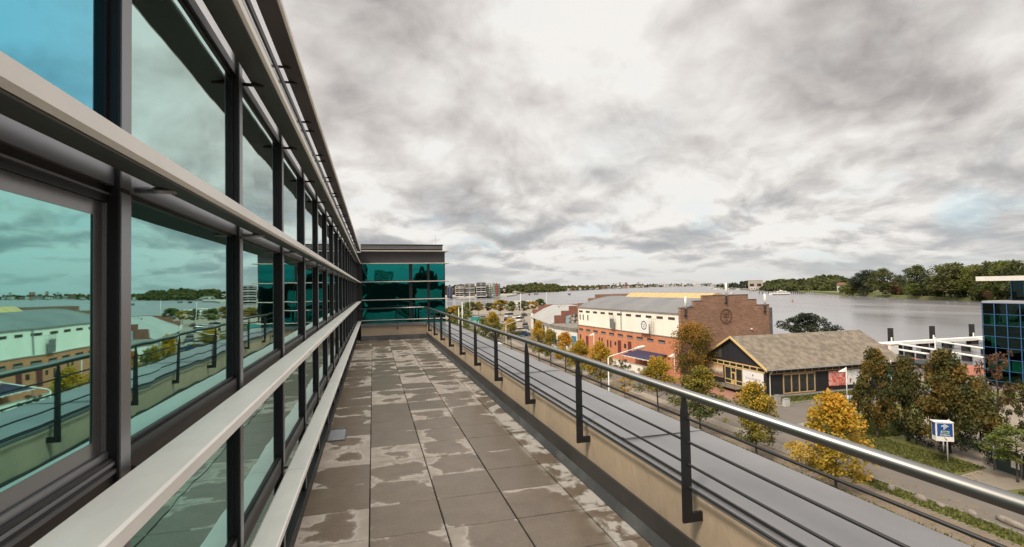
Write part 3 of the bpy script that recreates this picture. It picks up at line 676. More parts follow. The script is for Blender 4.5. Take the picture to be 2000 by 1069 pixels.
def stone(P, w, d, h, label, mat=m_stone):
    rr = random.Random(w*13+d); mb = MB(); n = 10; m_ = 7; vs = []
    for i in range(m_+1):
        ph = math.pi*i/m_
        for k in range(n):
            th = 2*math.pi*k/n; q = 1+0.13*rr.uniform(-1,1)
            vs.append((math.cos(th)*math.sin(ph)*w/2*q, math.sin(th)*math.sin(ph)*d/2*q, math.cos(ph)*h*0.6*q+h*0.35))
    fs = [(i*n+k, (i+1)*n+k, (i+1)*n+(k+1)%n, i*n+(k+1)%n) for i in range(m_) for k in range(n)]
    o = mb.add(vs, fs).build('boulder', mat, None, True, P, R(80)+rr.random()*.4); tag(o, label, 'boulder', 'boulders lying on the grass strip beside the road')
stone(G(1741,959), .42,.42,.40, 'round whitish boulder between the dark stone and the grey one on the grass strip')
stone(G(1799,979), .75,.42,.40, 'long grey boulder, third along the grass strip from the nearest street tree')
stone(G(1838,991), .50,.38,.30, 'small brown boulder on the grass strip')
stone(G(1899,1008), .55,.42,.36, 'pale egg-shaped boulder on the grass strip beside the long flat stone')
stone(G(1976,1026), 1.7,.5,.34, 'long flat pale stone at the right edge of the grass strip')
stone(G(1698,941), .42,.42,.34, 'dark boulder nearest to the street tree on the grass strip', M('dark_boulder', (0.07,0.06,0.055), (0.11,0.1,0.09), 4, 0.9))

# ------------------------------------------------------------------ frames for reading positions off building faces
class Face:
    def __init__(s, org, rz, axis):
        s.o = Vector((org[0], org[1], 0)); s.e1 = Vector((math.cos(rz), math.sin(rz), 0)); s.e2 = Vector((-math.sin(rz), math.cos(rz), 0))
        s.n, s.u = (s.e1, s.e2) if axis == 'y' else (s.e2, s.e1)
    def __call__(s, px, py):
        d = ray(px, py); t = (s.o-CAM).dot(s.n)/d.dot(s.n); p = CAM+d*t; return (p-s.o).dot(s.u), p.z

# ------------------------------------------------------------------ warehouse
m_orange = brickmat('orange_brick_render', 'y', (0.52,0.19,0.095), (0.60,0.25,0.13), (0.48,0.24,0.14), 0.5, 0.16, 0.012, (0.44,0.18,0.10))
m_wwall = M('cream_render', (0.88,0.84,0.74), (0.77,0.73,0.64), 0.35, 0.85, 0, 0.1, detail=8)
m_gable = brickmat('brown_brick', 'x', (0.17,0.07,0.042), (0.34,0.18,0.12), (0.30,0.22,0.16), 0.75, 0.24, 0.035, (0.19,0.115,0.075))
m_redbr = brickmat('red_brick', 'x', (0.20,0.065,0.04), (0.26,0.095,0.06), (0.24,0.14,0.11), 0.5, 0.15, 0.02, (0.15,0.07,0.055))
m_roofg = M('grey_roof_felt', (0.19,0.19,0.193), (0.14,0.14,0.145), 0.25, 0.7, 0, 0.05, detail=8)
m_yell = M('yellow_roof_light', (0.60,0.38,0.13), (0.48,0.31,0.14), 0.5, 0.5)
def arch(W_, z0, z1, n=12): return [(W_*i/n, z0+(z1-z0)*math.sin(math.pi*i/n)**0.8) for i in range(n+1)]
def warehouse():
    rz = R(5); w = thing('brick_warehouse', 'long warehouse with orange and cream side wall, grey roof and stepped brown brick gable', 'warehouse', (41,62,0), rz)
    S, Gb = Face((41,62), rz, 'y'), Face((41,62), rz, 'x'); Wd, L = 16.1, 30.6
    bx(0.0,Wd,0.45,L-0.3,0,5.55).build('lower_wall', m_orange, w)
    bx(0.03,Wd-0.03,0.45,L-0.3,5.55,9.0).build('upper_wall', m_wwall, w)
    bx(-0.10,0.0295,0.45,L,5.50,5.62).build('ledge', m_concr, w)
    bx(-0.14,0.025,0.45,L,8.86,9.02).build('gutter', m_grey, w)
    st = [(0,0),(Wd,0),(Wd,9.75),(13.7,9.75),(13.7,10.6),(12.1,10.6),(12.1,11.33),(3.9,11.33),(3.9,10.62),(2.35,10.62),(2.35,9.72),(0,9.72)]
    g = MB().slab([(u,z) for u,z in st], 'y', 0.0, 0.45).build('gable', m_gable, w)
    mb = MB()
    for (a,b,z) in ((0,2.35,9.72),(2.35,3.9,10.62),(3.9,12.1,11.33),(12.1,13.7,10.6),(13.7,Wd,9.75)): mb.box(a-.03,b+.03,-0.04,0.49,z+0.001,z+0.06)
    mb.build('capping', m_flash2, g)
    MB().slab([(u,z) for u,z in st], 'y', L-0.3, L).build('gable', m_gable, w)
    MB().slab([(-0.12,8.98)]+[(u,z) for u,z in arch(Wd,9.03,11.0)][0:]+[(Wd+0.1,8.98)], 'y', 0.451, L-0.301).build('roof', m_roofg, w)
    # roof light, drain stubs
    prof = [(8-1.7+3.4*i/8, 10.85+0.78*math.sin(math.pi*i/8)) for i in range(9)]
    rl = MB().slab(prof, 'y', 1.6, 23.5).build('roof_light', m_yell, w)
    mb = MB()
    for i in range(12): mb.slab([(u,z+0.03) for u,z in prof]+[(u,z-0.02) for u,z in reversed(prof)], 'y', 1.6+i*1.9, 1.68+i*1.9)
    mb.build('rib', m_concr, rl)
    for (px, z0, z1, nm) in ((1338,9.6,11.35,0),(1418,11.2,13.1,0),(1493,9.7,11.4,0)):
        u = Gb(px, 600)[0]; f = MB().tube([(u,-0.12,z0),(u,-0.12,z1)], 0.15, 10).build('flue', m_white, w, True)
        MB().tube([(u,-0.12,z0-1.2),(u,-0.12,z0)], 0.10, 8).box(u-.3,u+.3,-0.06,-0.002,z0-1.0,z0-0.9).build('flue_base', m_frame2, f)
    bx(Wd+0.001,Wd+0.7,0.1,0.8,0,9.3).build('drain_tower', m_flash, w)
    for i, y in enumerate((15.0,)): MB().tube([(-0.1,y,8.9),(-0.1,y,5.7)], 0.06, 8).build('downpipe', m_grey, w)
    # slots and windows
    for k in range(11):
        y = 29.2 - k*2.72
        f = bx(-0.012,0.029,y-0.72,y+0.72,8.02,8.36).build('window', m_dark, w); 
        mb = MB()
        for q in (-0.48,0,0.48): mb.box(-0.02,-0.0125,y+q-0.12,y+q+0.12,8.07,8.30)
        mb.build('pane', M('brown_glass',(0.10,0.05,0.04),None,3,0.3) if k == 0 else bpy.data.materials['brown_glass'], f)
    for k in range(10):
        y = 29.2 - k*2.76
        f = bx(-0.02,-0.001,y-0.78,y+0.78,4.42,4.92).build('window', m_dark, w)
        bx(-0.03,-0.021,y-0.70,y+0.70,4.44,4.66).build('pane', m_grey, f)
    for px in (1133,1139,1148): y = S(px,620)[0]; bx(-0.01,0.029,y-.16,y+.16,6.6,7.6).build('window', m_dark, w)
    for px,py,hh,ww in ((1134,658,1.0,.5),(1171,664,.9,.4),(1176,665,.9,.4),(1187,671,1.2,.4),(1193,672,1.2,.4),(1202,671,.6,.5),(1221,676,.7,.6)):
        y, z = S(px,py); bx(-0.015,-0.001,y-ww/2,y+ww/2,z-hh/2,z+hh/2).build('window', m_dark, w)
    m_rdoor = M('dark_red_door', (0.16,0.03,0.03), (0.1,0.025,0.025), 2, 0.6)
    for px,py in ((1147,668),(1210,678),(1230,681)):
        y, z = S(px,py); d = bx(-0.02,-0.001,y-.5,y+.5,z-1.1,z+1.1).build('door', m_rdoor, w); bx(-0.05,-0.021,y+.3,y+.36,z-.1,z+.05).build('handle', m_alu, d)
    # steel stair cages on the wall
    for y0 in (17.2, 6.2):
        mb = MB()
        for i in range(4): mb.box(-0.5,-0.47,y0-0.6+0.4*i,y0-0.57+0.4*i,5.8,8.0)
        for i in range(6): mb.box(-0.5,-0.47,y0-0.6,y0+0.65,5.85+0.42*i,5.88+0.42*i)
        mb.box(-0.5,0.0,y0-0.6,y0-0.57,7.9,7.93).box(-0.5,0.0,y0+0.62,y0+0.65,5.9,5.93).build('ladder_cage', m_grey, w)
    y0 = 17.2; bx(-0.47,-0.44,y0-0.55,y0+0.75,5.75,7.4).build('mesh_screen', M('rusty_mesh',(0.24,0.24,0.22),(0.10,0.10,0.09),5,0.7), w)
    # the emblem on the gable
    u0, z0 = Gb(1418, 618)
    mb = MB()
    for rr, wd in ((1.10,0.07),(0.90,0.045)):
        n = 40
        for k in range(n):
            a, b = 2*math.pi*k/n, 2*math.pi*(k+1)/n
            q = [(u0+math.cos(t)*r_, z0+math.sin(t)*r_) for t, r_ in ((a,rr-wd),(a,rr),(b,rr),(b,rr-wd))]
            mb.slab(q, 'y', -0.05, -0.001)
    mb.box(u0-.50,u0-.40,-0.05,-0.001,z0-.05,z0+.58).box(u0+.42,u0+.52,-0.05,-0.001,z0-.05,z0+.58).box(u0-.17,u0-.08,-0.05,-0.001,z0+.05,z0+.62).box(u0+.10,u0+.19,-0.05,-0.001,z0+.05,z0+.62)
    mb.box(u0-.39,u0-.18,-0.045,-0.001,z0+.28,z0+.36).box(u0+.2,u0+.41,-0.045,-0.001,z0+.28,z0+.36).box(u0-.6,u0+.62,-0.045,-0.001,z0-.12,z0-.055)
    em = mb.build('emblem', M('dark_relief_brick',(0.10,0.05,0.035),(0.15,0.08,0.055),6,0.9), w)
    text('emblem_letter', 'W', 0.62, em.data.materials[0], em, (u0,-0.02,z0+.10), (R(90),0,0), 0.02)
    text('emblem_letter', 'G', 0.85, em.data.materials[0], em, (u0,-0.02,z0-.42), (R(90),0,0), 0.02)
    bx(Gb(1467,641)[0]-.12, Gb(1467,641)[0]+.12, -0.2, -0.001, 6.2, 6.4).build('wall_lamp', m_white, w)
    # white banner with the ring emblem
    y1, zt = S(1255,630); y0, zb = S(1273.5,657)
    b = thing('ring_banner', 'white banner with a black ring emblem hanging on the cream warehouse wall', 'banner', Vector((41,62,0))+Face((41,62),rz,'y').e2*((y0+y1)/2)+Vector((0,0,5.7)), rz)
    hw, hh = abs(y1-y0)/2, 2.05
    bx(-0.60,-0.57,-hw,hw,0,hh).build('cloth', M('banner_cloth',(0.80,0.79,0.78),(0.74,0.73,0.72),1,0.7), b)
    mb = MB(); n = 36
    for k in range(n):
        a, c = 2*math.pi*k/n, 2*math.pi*(k+1)/n
        mb.slab([(math.cos(t)*r_, 1.18+math.sin(t)*r_*0.95) for t, r_ in ((a,.56),(a,.70),(c,.70),(c,.56))], 'x', -0.612, -0.601)
    mb.build('ring', m_black, b)
    text('lettering', 'H G', 0.42, m_black, b, (-0.605,0,1.28), (R(90),0,R(-90)), 0.004); text('lettering', 'W', 0.36, m_black, b, (-0.605,0,0.95), (R(90),0,R(-90)), 0.004)
    # navy awning over the terrace
    ya, za = S(1306,692); yb, zb = S(1246,676)
    C0 = Vector((41,62,0)); a = thing('navy_awning', 'navy blue awning with scalloped white edge over the restaurant terrace', 'awning', C0+S.e2*3.2, rz)
    MB().add([(-0.02,0,2.9),(-0.02,7.2,2.9),(-3.0,7.2,2.35),(-3.0,0,2.35),(-0.02,0,2.84),(-0.02,7.2,2.84),(-3.0,7.2,2.29),(-3.0,0,2.29)],[(0,1,2,3),(7,6,5,4),(0,3,7,4),(1,5,6,2),(3,2,6,7),(0,4,5,1)]).build('cloth', M('navy_canvas',(0.025,0.022,0.06),(0.035,0.03,0.075),1,0.8), a)
    mb = MB()
    for i in range(12): mb.box(-3.03,-3.01,i*0.6+0.04,i*0.6+0.56,2.12+0.05*(i%2),2.30)
    mb.build('valance', m_white, a)
    for y in (0.15,7.0): MB().tube([(-2.9,y,0),(-2.9,y,2.3)],0.04,8).build('pole', m_grey, a)
    # garden wall
    p0, p1 = G(1196,716), G(1292,742); d = p1-p0; ang = math.atan2(d.y, d.x)
    gw = thing('garden_wall', 'low whitewashed wall with climbing plants in front of the restaurant terrace', 'wall', p0, ang)
    bx(0,d.length,-0.12,0.12,0,1.25).build('wall', m_wwall, gw)
    bx(-.05,d.length+.05,-0.15,0.15,1.251,1.32).build('coping', m_concr, gw)
    cl = [(random.random()*d.length, -0.2, random.uniform(.3,1.5), 0.3) for _ in range(26)]
    o = bpy.data.objects.new('climber', leafmesh('climber', cl, 2200, 0.12, m_green, 9)); COL.objects.link(o); o.parent = gw
warehouse()

def warehouse2():
    rz = R(-9); w = thing('gabled_warehouse', 'lower warehouse with pale roof and stepped red brick gable carrying graffiti', 'warehouse', (39.2,108,0), rz)
    Wd, L = 17.0, 33.0
    bx(0,Wd,0.4,L-0.3,0,4.7).build('wall', m_wwall, w)
    st = [(0,0),(Wd,0),(Wd,6.55),(15.4,6.55),(15.4,7.55),(13.6,7.55),(13.6,8.6),(3.4,8.6),(3.4,7.55),(1.6,7.55),(1.6,6.55),(0,6.55)]
    MB().slab(st,'y',0,0.4).build('gable', m_redbr, w); MB().slab([(u,min(z,7.9)) for u,z in st],'y',L-0.3,L).build('gable', m_redbr, w)
    MB().slab([(-0.9,4.5),(0,5.0),(3,6.7),(6,7.8),(11,7.8),(14,6.7),(Wd,5.0),(Wd+.9,4.5)],'y',0.401,L-0.301).build('roof', M('pale_roof_sheet',(0.34,0.34,0.325),(0.28,0.28,0.27),0.3,0.7,detail=8), w)
    mt, t = newmat('graffiti_paint'); tc = t.node('ShaderNodeTexCoord'); o = tc.outputs['Object']
    v = t.n.new('ShaderNodeTexVoronoi'); t.put(v.inputs['Vector'], t.vmath('ADD', o, t.vmath('SCALE', t.noise(o,1.2,2,0.5,out=1),(0,0,0)))); v.inputs['Scale'].default_value = 0.9; v.feature = 'DISTANCE_TO_EDGE'
    f = t.mr(v.outputs[0], 0.05, 0.12, 0, 1); c = t.mix(f, (0.05,0.045,0.045), (0.40,0.36,0.31))
    s = t.node('ShaderNodeSeparateXYZ', Vector=o); c = t.mix(t.mr(s.outputs[0], 3.2, 3.4, 0.75, 0), c, (0.25,0.42,0.55)); t.put(t.b.inputs['Base Color'], c)
    MB().slab([(2.6,4.75),(9.5,4.75),(9.5,6.9),(7.5,7.1),(5.0,6.9),(3.6,6.6),(2.6,6.3)],'y',-0.012,-0.001).build('graffiti', mt, w)
    for i in range(5): bx(-0.02,-0.001,2+i*5.6,4.6+i*5.6,0.3,3.4).build('door', m_concr if i%2 else m_dark, w)
    mb = MB()
    for i in range(3): mb.box(5+i*.7,5.3+i*.7,20,20.3,7.2,7.9)
    mb.build('vent', m_grey, w)
    a = thing('annex', 'flat roofed white annex with a blue door between the two warehouses', 'building', (38.3,92.9,0), R(5))
    MB().prism([(0,0),(8,0),(8,14),(1.0,14.5),(0,9.7)],0,4.1).build('wall', m_white, a)
    MB().prism([(-.15,-.1),(8,-.1),(8,14.1),(0.9,14.7),(-.15,9.8)],4.101,4.75).build('parapet', M('stained_fascia',(0.23,0.21,0.18),(0.14,0.13,0.11),0.8,0.9), a)
    bx(-0.03,-0.001,0.3,2.3,0.2,3.2).build('door', M('blue_door',(0.03,0.16,0.26),(0.04,0.2,0.3),1,0.5), a)
    for y in (5.4,8.2): bx(-0.02,-0.001,y-.5,y+.5,1.3,2.6).build('window', m_dark, a)
    b = thing('notice_board', 'white notice board on the side of the pale roofed warehouse', 'sign', G(1040,651)+Vector((0,0,0)), R(-9))
    MB().box(-0.04,0.04,-2.2,2.2,1.2,5.6).build('panel', m_white, b); bx(-0.03,0.03,-2.1,-2.0,0,1.2).build('leg', m_grey, b); bx(-0.03,0.03,2.0,2.1,0,1.2).build('leg', m_grey, b)
warehouse2()

# ------------------------------------------------------------------ black wooden house
def black_house():
    w = thing('wooden_house', 'black boarded house with pale yellow window frames and a mottled grey-brown pitched roof', 'house', (42.8,48.3,0))
    Gf, Sf = Face((42.8,48.3),0,'y'), Face((42.8,48.3),0,'x'); WD, L = 11.0, 19.5
    my = plankmat('black_boards_gable','y',(0.010,0.011,0.014),(0.022,0.024,0.03)); mx_ = plankmat('black_boards_side','x',(0.010,0.010,0.012),(0.020,0.020,0.023))
    m_tim = M('yellow_timber',(0.68,0.50,0.22),(0.60,0.43,0.19),1.2,0.6); m_tim2 = M('tan_timber',(0.52,0.34,0.19),(0.44,0.28,0.15),1.2,0.6)
    MB().slab([(0,0.25),(WD,0.25),(WD,3.35),(WD/2,6.35),(0,3.35)],'x',0.0,0.2).build('gable_wall', my, w)
    MB().slab([(0.2,3.5),(3.9,3.5),(5.4,6.1),(5.4,6.2),(0.2,3.62)],'x',-0.001,0.0) if 0 else None
    MB().slab([(WD-0.2,3.62),(7.6,3.62),(7.6,5.1),(WD-0.3,3.75)],'x',-0.02,-0.002).build('grey_boards', plankmat('grey_boards','y',(0.05,0.05,0.05),(0.085,0.08,0.08)), w)
    bx(0.2,L,0.0,0.2,0.25,3.35).build('side_wall', mx_, w); bx(0.201,L,WD-0.2,WD,0.25,3.35).build('side_wall', mx_, w)
    MB().slab([(0,0.25),(WD,0.25),(WD,3.35),(WD/2,6.35),(0,3.35)],'x',L,L+0.2).build('gable_wall', my, w)
    bx(-0.02,L+.2,-0.02,WD+.02,-0.1,0.249).build('plinth', m_concr, w)
    m_rf = M('mottled_fibre_roof',(0.225,0.185,0.14),(0.125,0.105,0.082),1.5,0.95,0,0.6,detail=10,stretch=(1.0,0.8,1.3),sharp=(0.38,0.62))
    th = 0.12; ov = 0.45; sl = 3.0/5.5; e = 0.5
    for s in (0,1):
        f = (lambda y: y) if s == 0 else (lambda y: WD-y)
        MB().slab([(f(-e),3.38-sl*e),(f(WD/2),6.38),(f(WD/2),6.38+th),(f(-e),3.38-sl*e+th)],'x',-0.35,L+0.5).build('roof', m_rf, w)
        MB().slab([(f(-e-.02),3.38-sl*e-.12),(f(WD/2),6.26),(f(WD/2),6.38+th+.04),(f(-e-.02),3.38-sl*e+th+.04)],'x',-0.42,-0.352).build('barge_board', m_tim, w)
    MB().tube([(-0.3,-e-.06,3.38-sl*e+.05),(L+.4,-e-.06,3.38-sl*e+.05)],0.06,8).build('gutter', m_grey, w)
    MB().tube([(0.35,-e-.05,3.1),(0.35,-0.25,2.75),(0.35,-0.1,2.6),(0.35,-0.1,0.2)],0.05,8).build('downpipe', m_whitep, w)
    def win(fr_name, face, a, b, z0, z1, cols, t, mat, rows=(), proud=0.05, gap=m_pane):
        mb = MB(); xs = [a+(b-a)*c for c in cols]
        def bb(u0,u1,w0,w1,d0,d1): mb.box(-d1,-d0,u0,u1,w0,w1) if face == 'g' else mb.box(u0,u1,-d1,-d0,w0,w1)
        for k, x in enumerate(xs): bb(x-t/2,x+t/2,z0,z1,0.001,proud)
        for i in range(len(xs)-1):
            for z in (z0, z1-t)+tuple(rows): bb(xs[i]+t/2,xs[i+1]-t/2,z,z+t,0.001,proud-0.003)
        f = mb.build(fr_name, mat, w)
        for i in range(len(xs)-1):
            if face == 'g': bx(-0.012,-0.0015,xs[i]+t/2,xs[i+1]-t/2,z0+t,z1-t).build('pane', gap, f)
            else: bx(xs[i]+t/2,xs[i+1]-t/2,-0.012,-0.0015,z0+t,z1-t).build('pane', gap, f)
        return f
    c = lambda n: [i/n for i in range(n+1)]
    win('clerestory','g',0.25,10.75,2.72,3.30,c(9),0.12,m_tim,gap=m_dark)
    win('clerestory','s',0.4,L-0.3,2.60,3.08,c(19),0.08,m_tim2,gap=m_dark)
    ya, yb = Gf(1450.5,740)[0], Gf(1417,740)[0]
    win('entrance','g',ya,yb,0.55,2.66,[0,0.36,0.64,1.0],0.09,m_tim,rows=(1.05,))
    d0, d1 = ya+(yb-ya)*.36+.05, ya+(yb-ya)*.64-.05
    dr = bx(-0.07,-0.052,d0,d1,0.56,2.1).build('door', m_tim, w); bx(-0.08,-0.0705,d0+.14,d1-.14,1.15,1.95).build('pane', m_pane, dr); bx(-0.11,-0.0705,d1-.1,d1-.06,1.2,1.32).build('handle', m_black, dr)
    x0, x1 = Sf(1530,750)[0], Sf(1591,750)[0]
    win('folding_door','s',x0,x1,0.30,2.55,c(4),0.13,m_tim2,proud=0.07)
    # deck and steps
    dk = thing('entrance_deck', 'dark timber deck with steps and railing at the yellow door', 'deck', (42.8,0,0)); dk.location.y = 48.3+ya-0.6
    wdt = (yb-ya)+1.0
    bx(-1.5,-0.06,0,wdt,0.40,0.50).build('platform', M('deck_boards',(0.20,0.16,0.13),(0.13,0.11,0.09),3,0.8), dk)
    mb = MB(); 
    for i in range(3): mb.box(-1.45,-0.2,wdt+0.02+i*.28,wdt+.28+i*.28,0.36-i*.13,0.39-i*.13)
    mb.build('steps', m_black, dk); mb = MB()
    for q in (0.05,0.45,0.9): mb.tube([(-1.48,wdt*q,0.5),(-1.48,wdt*q,1.35)],0.02,6)
    mb.tube([(-1.48,0.05,1.35),(-1.48,wdt*.9,1.35)],0.02,6).tube([(-1.48,0.05,.95),(-1.48,wdt*.9,.95)],0.012,6)
    mb.build('handrail', m_black, dk); MB().box(-1.4,-0.3,0.05,0.12,0,0.4).box(-1.4,-0.3,wdt-.1,wdt-.05,0,.4).build('supports', m_black, dk)
    # boards hung on the house
    def board(name, label, face, pa, pb, z0, z1, mat, cat='billboard', frame=None):
        if face == 'g':
            u0, u1 = sorted((Gf(pa,740)[0], Gf(pb,740)[0])); t = thing(name, label, cat, (42.8,48.3+u0,z0)); 
            bx(-0.06,-0.03,0,u1-u0,0,z1-z0).build('panel', mat, t)
            if frame: MB().box(-0.075,-0.03,-.06,-.002,-.06,z1-z0+.06).box(-0.075,-0.03,u1-u0+.002,u1-u0+.06,-.06,z1-z0+.06).box(-0.075,-0.03,-.001,u1-u0+.001,-.06,-.002).box(-0.075,-0.03,-.001,u1-u0+.001,z1-z0+.002,z1-z0+.06).build('frame', frame, t)
        else:
            u0, u1 = sorted((Sf(pa,740)[0], Sf(pb,740)[0])); t = thing(name, label, cat, (42.8+u0,48.3,z0)); bx(0,u1-u0,-0.06,-0.03,0,z1-z0).build('panel', mat, t)
        return t, u1-u0
    # printed landscape
    mt, t = newmat('landscape_print'); tc = t.node('ShaderNodeTexCoord'); o = tc.outputs['Object']; s = t.node('ShaderNodeSeparateXYZ', Vector=o)
    f = t.math('ADD', s.outputs[2], t.math('MULTIPLY', t.noise(o,2.5,4,0.6), 0.7)); t.put(t.b.inputs['Base Color'], t.ramp(t.mr(f,0.1,1.9), (0.0,(0.40,0.16,0.05)),(0.3,(0.22,0.13,0.10)),(0.42,(0.3,0.27,0.25)),(0.6,(0.78,0.68,0.52)),(0.85,(0.62,0.40,0.20)),(1.0,(0.45,0.2,0.1))))
    board('landscape_board','framed board with a hazy autumn lake picture left of the yellow door','g',1413,1382,1.15,2.62,mt,frame=m_tim2)
    mb_, wd = board('white_board','white company board with small dark lettering right of the yellow door','g',1491.5,1452.5,0.75,2.62,M('white_board',(0.80,0.79,0.80),(0.74,0.73,0.74),0.8,0.5),frame=m_white)
    m_txt = M('grey_blue_print',(0.22,0.23,0.32),None,2,0.6)
    text('lettering','SCHULLERMEISTER',0.30,m_txt,mb_,(-0.062,wd/2,1.02),(R(90),0,R(-90)),0.004,sx=1.0)
    text('lettering','A   A   T   I',0.30,m_txt,mb_,(-0.062,wd/2-.2,0.45),(R(90),0,R(-90)),0.004)
    MB().add([(-0.064,wd/2-.1,1.48),(-0.064,wd/2+.1,1.48),(-0.064,wd/2,1.30),(-0.064,wd/2,1.62)],[(0,2,1),(0,1,3)]).build('logo', m_black, mb_)
    # flower print
    mt, t = newmat('flower_print'); tc = t.node('ShaderNodeTexCoord'); o = tc.outputs['Object']; s = t.node('ShaderNodeSeparateXYZ', Vector=o)
    wv = t.noise(t.vmath('ADD', o, (0,3,0)), 0.75, 3, 0.5, 1.2)
    petal = t.ramp(wv,(0.28,(0.28,0.04,0.03)),(0.40,(0.60,0.14,0.11)),(0.47,(0.80,0.45,0.40)),(0.53,(0.62,0.15,0.11)),(0.60,(0.45,0.08,0.06)),(0.68,(0.85,0.78,0.72)))
    spot = t.noise(o, 2.6, 2, 0.5); wh = t.mix(t.mr(spot,0.60,0.64), t.mix(t.mr(t.noise(o,1.5,3),0.4,0.6),(0.66,0.70,0.72),(0.80,0.80,0.79)), (0.45,0.07,0.05))
    side = t.mr(t.math('ADD', s.outputs[0], t.math('MULTIPLY', t.noise(o,1.2,2), 1.2)), 3.3, 3.5)
    t.put(t.b.inputs['Base Color'], t.mix(side, petal, wh))
    board('flower_billboard','wide billboard with large red and white blossoms on the long black wall','s',1618,1700,0.75,2.5,mt)
    for (px, py, w_, h_, lab) in ((1519,790,0.55,0.95,'grey electrical cabinet by the downpipe of the black house'),(1536,794,0.6,0.8,'lighter grey cabinet standing in front of the taller one by the black house')):
        b = thing('cabinet', lab, 'cabinet', G(px,py)); bx(-w_/2,w_/2,-.2,.2,0,h_).build('housing', m_concr if w_ < .6 else M('light_box',(0.5,0.5,0.47),None,2,0.6), b); bx(-w_/2-.02,w_/2+.02,-.22,.22,h_+.001,h_+.04).build('lid', m_grey, b)
black_house()

# ------------------------------------------------------------------ blue framed glass office
def blue_block():
    X, Y1 = 72.0, 45.2
    w = thing('glass_office_block', 'dark glass office block with blue frame grid and white overhanging roof', 'office building', (X,Y1,0))
    m_bl = M('blue_frame',(0.05,0.13,0.30),(0.06,0.16,0.35),2,0.4,0.3)
    bx(0.4,13.8,-40,-0.3,0,10.1).build('core_wall', m_frame2, w)
    bx(0,14,-40,0,10.101,10.33).build('roof_deck', M('ribbed_roof',(0.42,0.42,0.43),(0.3,0.3,0.31),2,0.5,stretch=(4,.2,1)), w)
    zs = [10.1-1.33*i for i in range(8)]+[0.0]; ys = [-1.27*i for i in range(14)]
    for y in ys: bx(-0.10,0.0,y-0.06,y,0,10.1).build('mullion', m_bl, w)
    for z in zs[:-1]: bx(-0.08,0.0005,-39.9,-0.0605,z-0.05,z).build('transom', m_bl, w)
    m_in = M('pale_green_interior',(0.75,0.88,0.80),(0.65,0.8,0.72),1,0.6)
    for r_ in range(7):
        for c_ in range(5):
            a, b, z0, z1 = ys[c_+1]+.001, ys[c_]-.061, zs[r_+1]+0.001, zs[r_]-0.051
            f = bx(0.02,0.03,a,b,z0,z1).build('window', m_glass3 if r_ in (0,2,4,6) or c_ > 0 and r_ == 3 else m_glass4, w)
            if r_ in (1,3,5): bx(0.2,0.22,a+(0.2 if r_ < 5 else .02),a+(0.55 if r_ < 5 else 1.1),z0,z1).build('column', m_in, f) if (c_ == 0 or r_ == 5) else None
    bx(0.02,0.03,-40,ys[5]-.061,0.05,10.05).build('window_band', m_glass3, w)
    bx(0.0,13.9,-0.001,0.0,0,10.1) 
    f = bx(0.1,13.8,-0.29,-0.05,0,10.1).build('end_glazing', m_glass3, w)
    pv = bx(3.5,12,-40,-1.0,10.34,12.75).build('pavilion', m_glass3, w)
    mb = MB()
    for i in range(12): mb.box(3.4,3.49,-1.1-i*1.3,-1.0-i*1.3,10.34,12.75)
    mb.build('pavilion_frame', m_bl, pv)
    bx(1.2,14,-40,1.3,12.76,13.32).build('roof', m_white, w)
blue_block()

# ------------------------------------------------------------------ lamps, signs, gate
def cobra(label, P, Hh, arm, tilt):
    t = thing('street_lamp', label, 'street lamp', P)
    MB().tube([(0,0,0),(0,0,Hh*0.5),(0,0,Hh)], [0.075,0.06,0.05], 10).build('pole', m_whitep, t, True)
    dx, dy = CR.x, CR.y
    MB().tube([(0,0,Hh),(dx*.15,dy*.15,Hh+.12),(dx*arm,dy*arm,Hh+tilt)], [0.05,0.045,0.04], 8).build('arm', m_whitep, t, True)
    a = Vector((dx*arm,dy*arm,Hh+tilt)); d = Vector((dx,dy,tilt/arm*0.6)).normalized()
    MB().tube([a-d*.05,a+d*.15,a+d*.5,a+d*.85,a+d*.98], [0.05,0.10,0.15,0.13,0.04], 10).build('lamp_head', M('lamp_housing',(0.62,0.61,0.57),(0.5,0.49,0.45),5,0.5), t, True)
cobra('tall street lamp with a long arm reaching towards the navy awning', G(1188,0+765,0)*0+Vector((19.6,40.6,0)), 6.75, 2.3, 0.75)
P = G(989,690); cobra('street lamp with bent arm before the parking area', P, hgt(P,690-636), hgt(P,20), hgt(P,8))
def toplamp(label, P, Hh):
    t = thing('post_lamp', label, 'street lamp', P, 0, 'white post lamps with tilted triangular shades')
    MB().tube([(0,0,0),(0,0,Hh)], [0.055,0.045], 10).build('pole', m_whitep, t, True)
    d = -CR.x, -CR.y
    MB().add([(0,0,Hh-.02),(d[0]*.62-.15,d[1]*.62+.15,Hh-.45),(d[0]*.62+.15,d[1]*.62-.15,Hh-.45),(0.2,0.12,Hh-.42),(0.05,-0.05,Hh-.5)],[(0,1,2),(0,2,4),(0,4,3),(0,3,1),(1,3,4,2)]).build('shade', m_white, t)
P = G(1318.5,748); toplamp('white post lamp in front of the large tree at the brick gable', P, hgt(P,58))
P = G(1655,790); toplamp('white post lamp in front of the flower billboard', P, hgt(P,72))
P = G(1161,710); toplamp('white post lamp before the orange wall of the warehouse', P, hgt(P,60))
def mast(label, px, py, top, r, mat=m_whitep, name='mast', cat='mast'):
    P = G(px, py); Hh = hgt(P, py-top); t = thing(name, label, cat, P); MB().tube([(0,0,0),(0,0,Hh)], [r, r*.7], 8).build('pole', mat, t, True)
    MB().tube([(0,0,Hh),(0,0,Hh+r)], [r*1.3, r*.4], 8).build('cap', mat, t); return t, Hh
mast('slim white mast standing on the red quay beside the jetties', 1829, 736, 660, .09)
mast('pale wooden pole before the blue framed glass block', 1932, 822, 748, .12, M('pole_wood',(0.25,0.21,0.17),None,3,0.9), 'wooden_pole','pole')
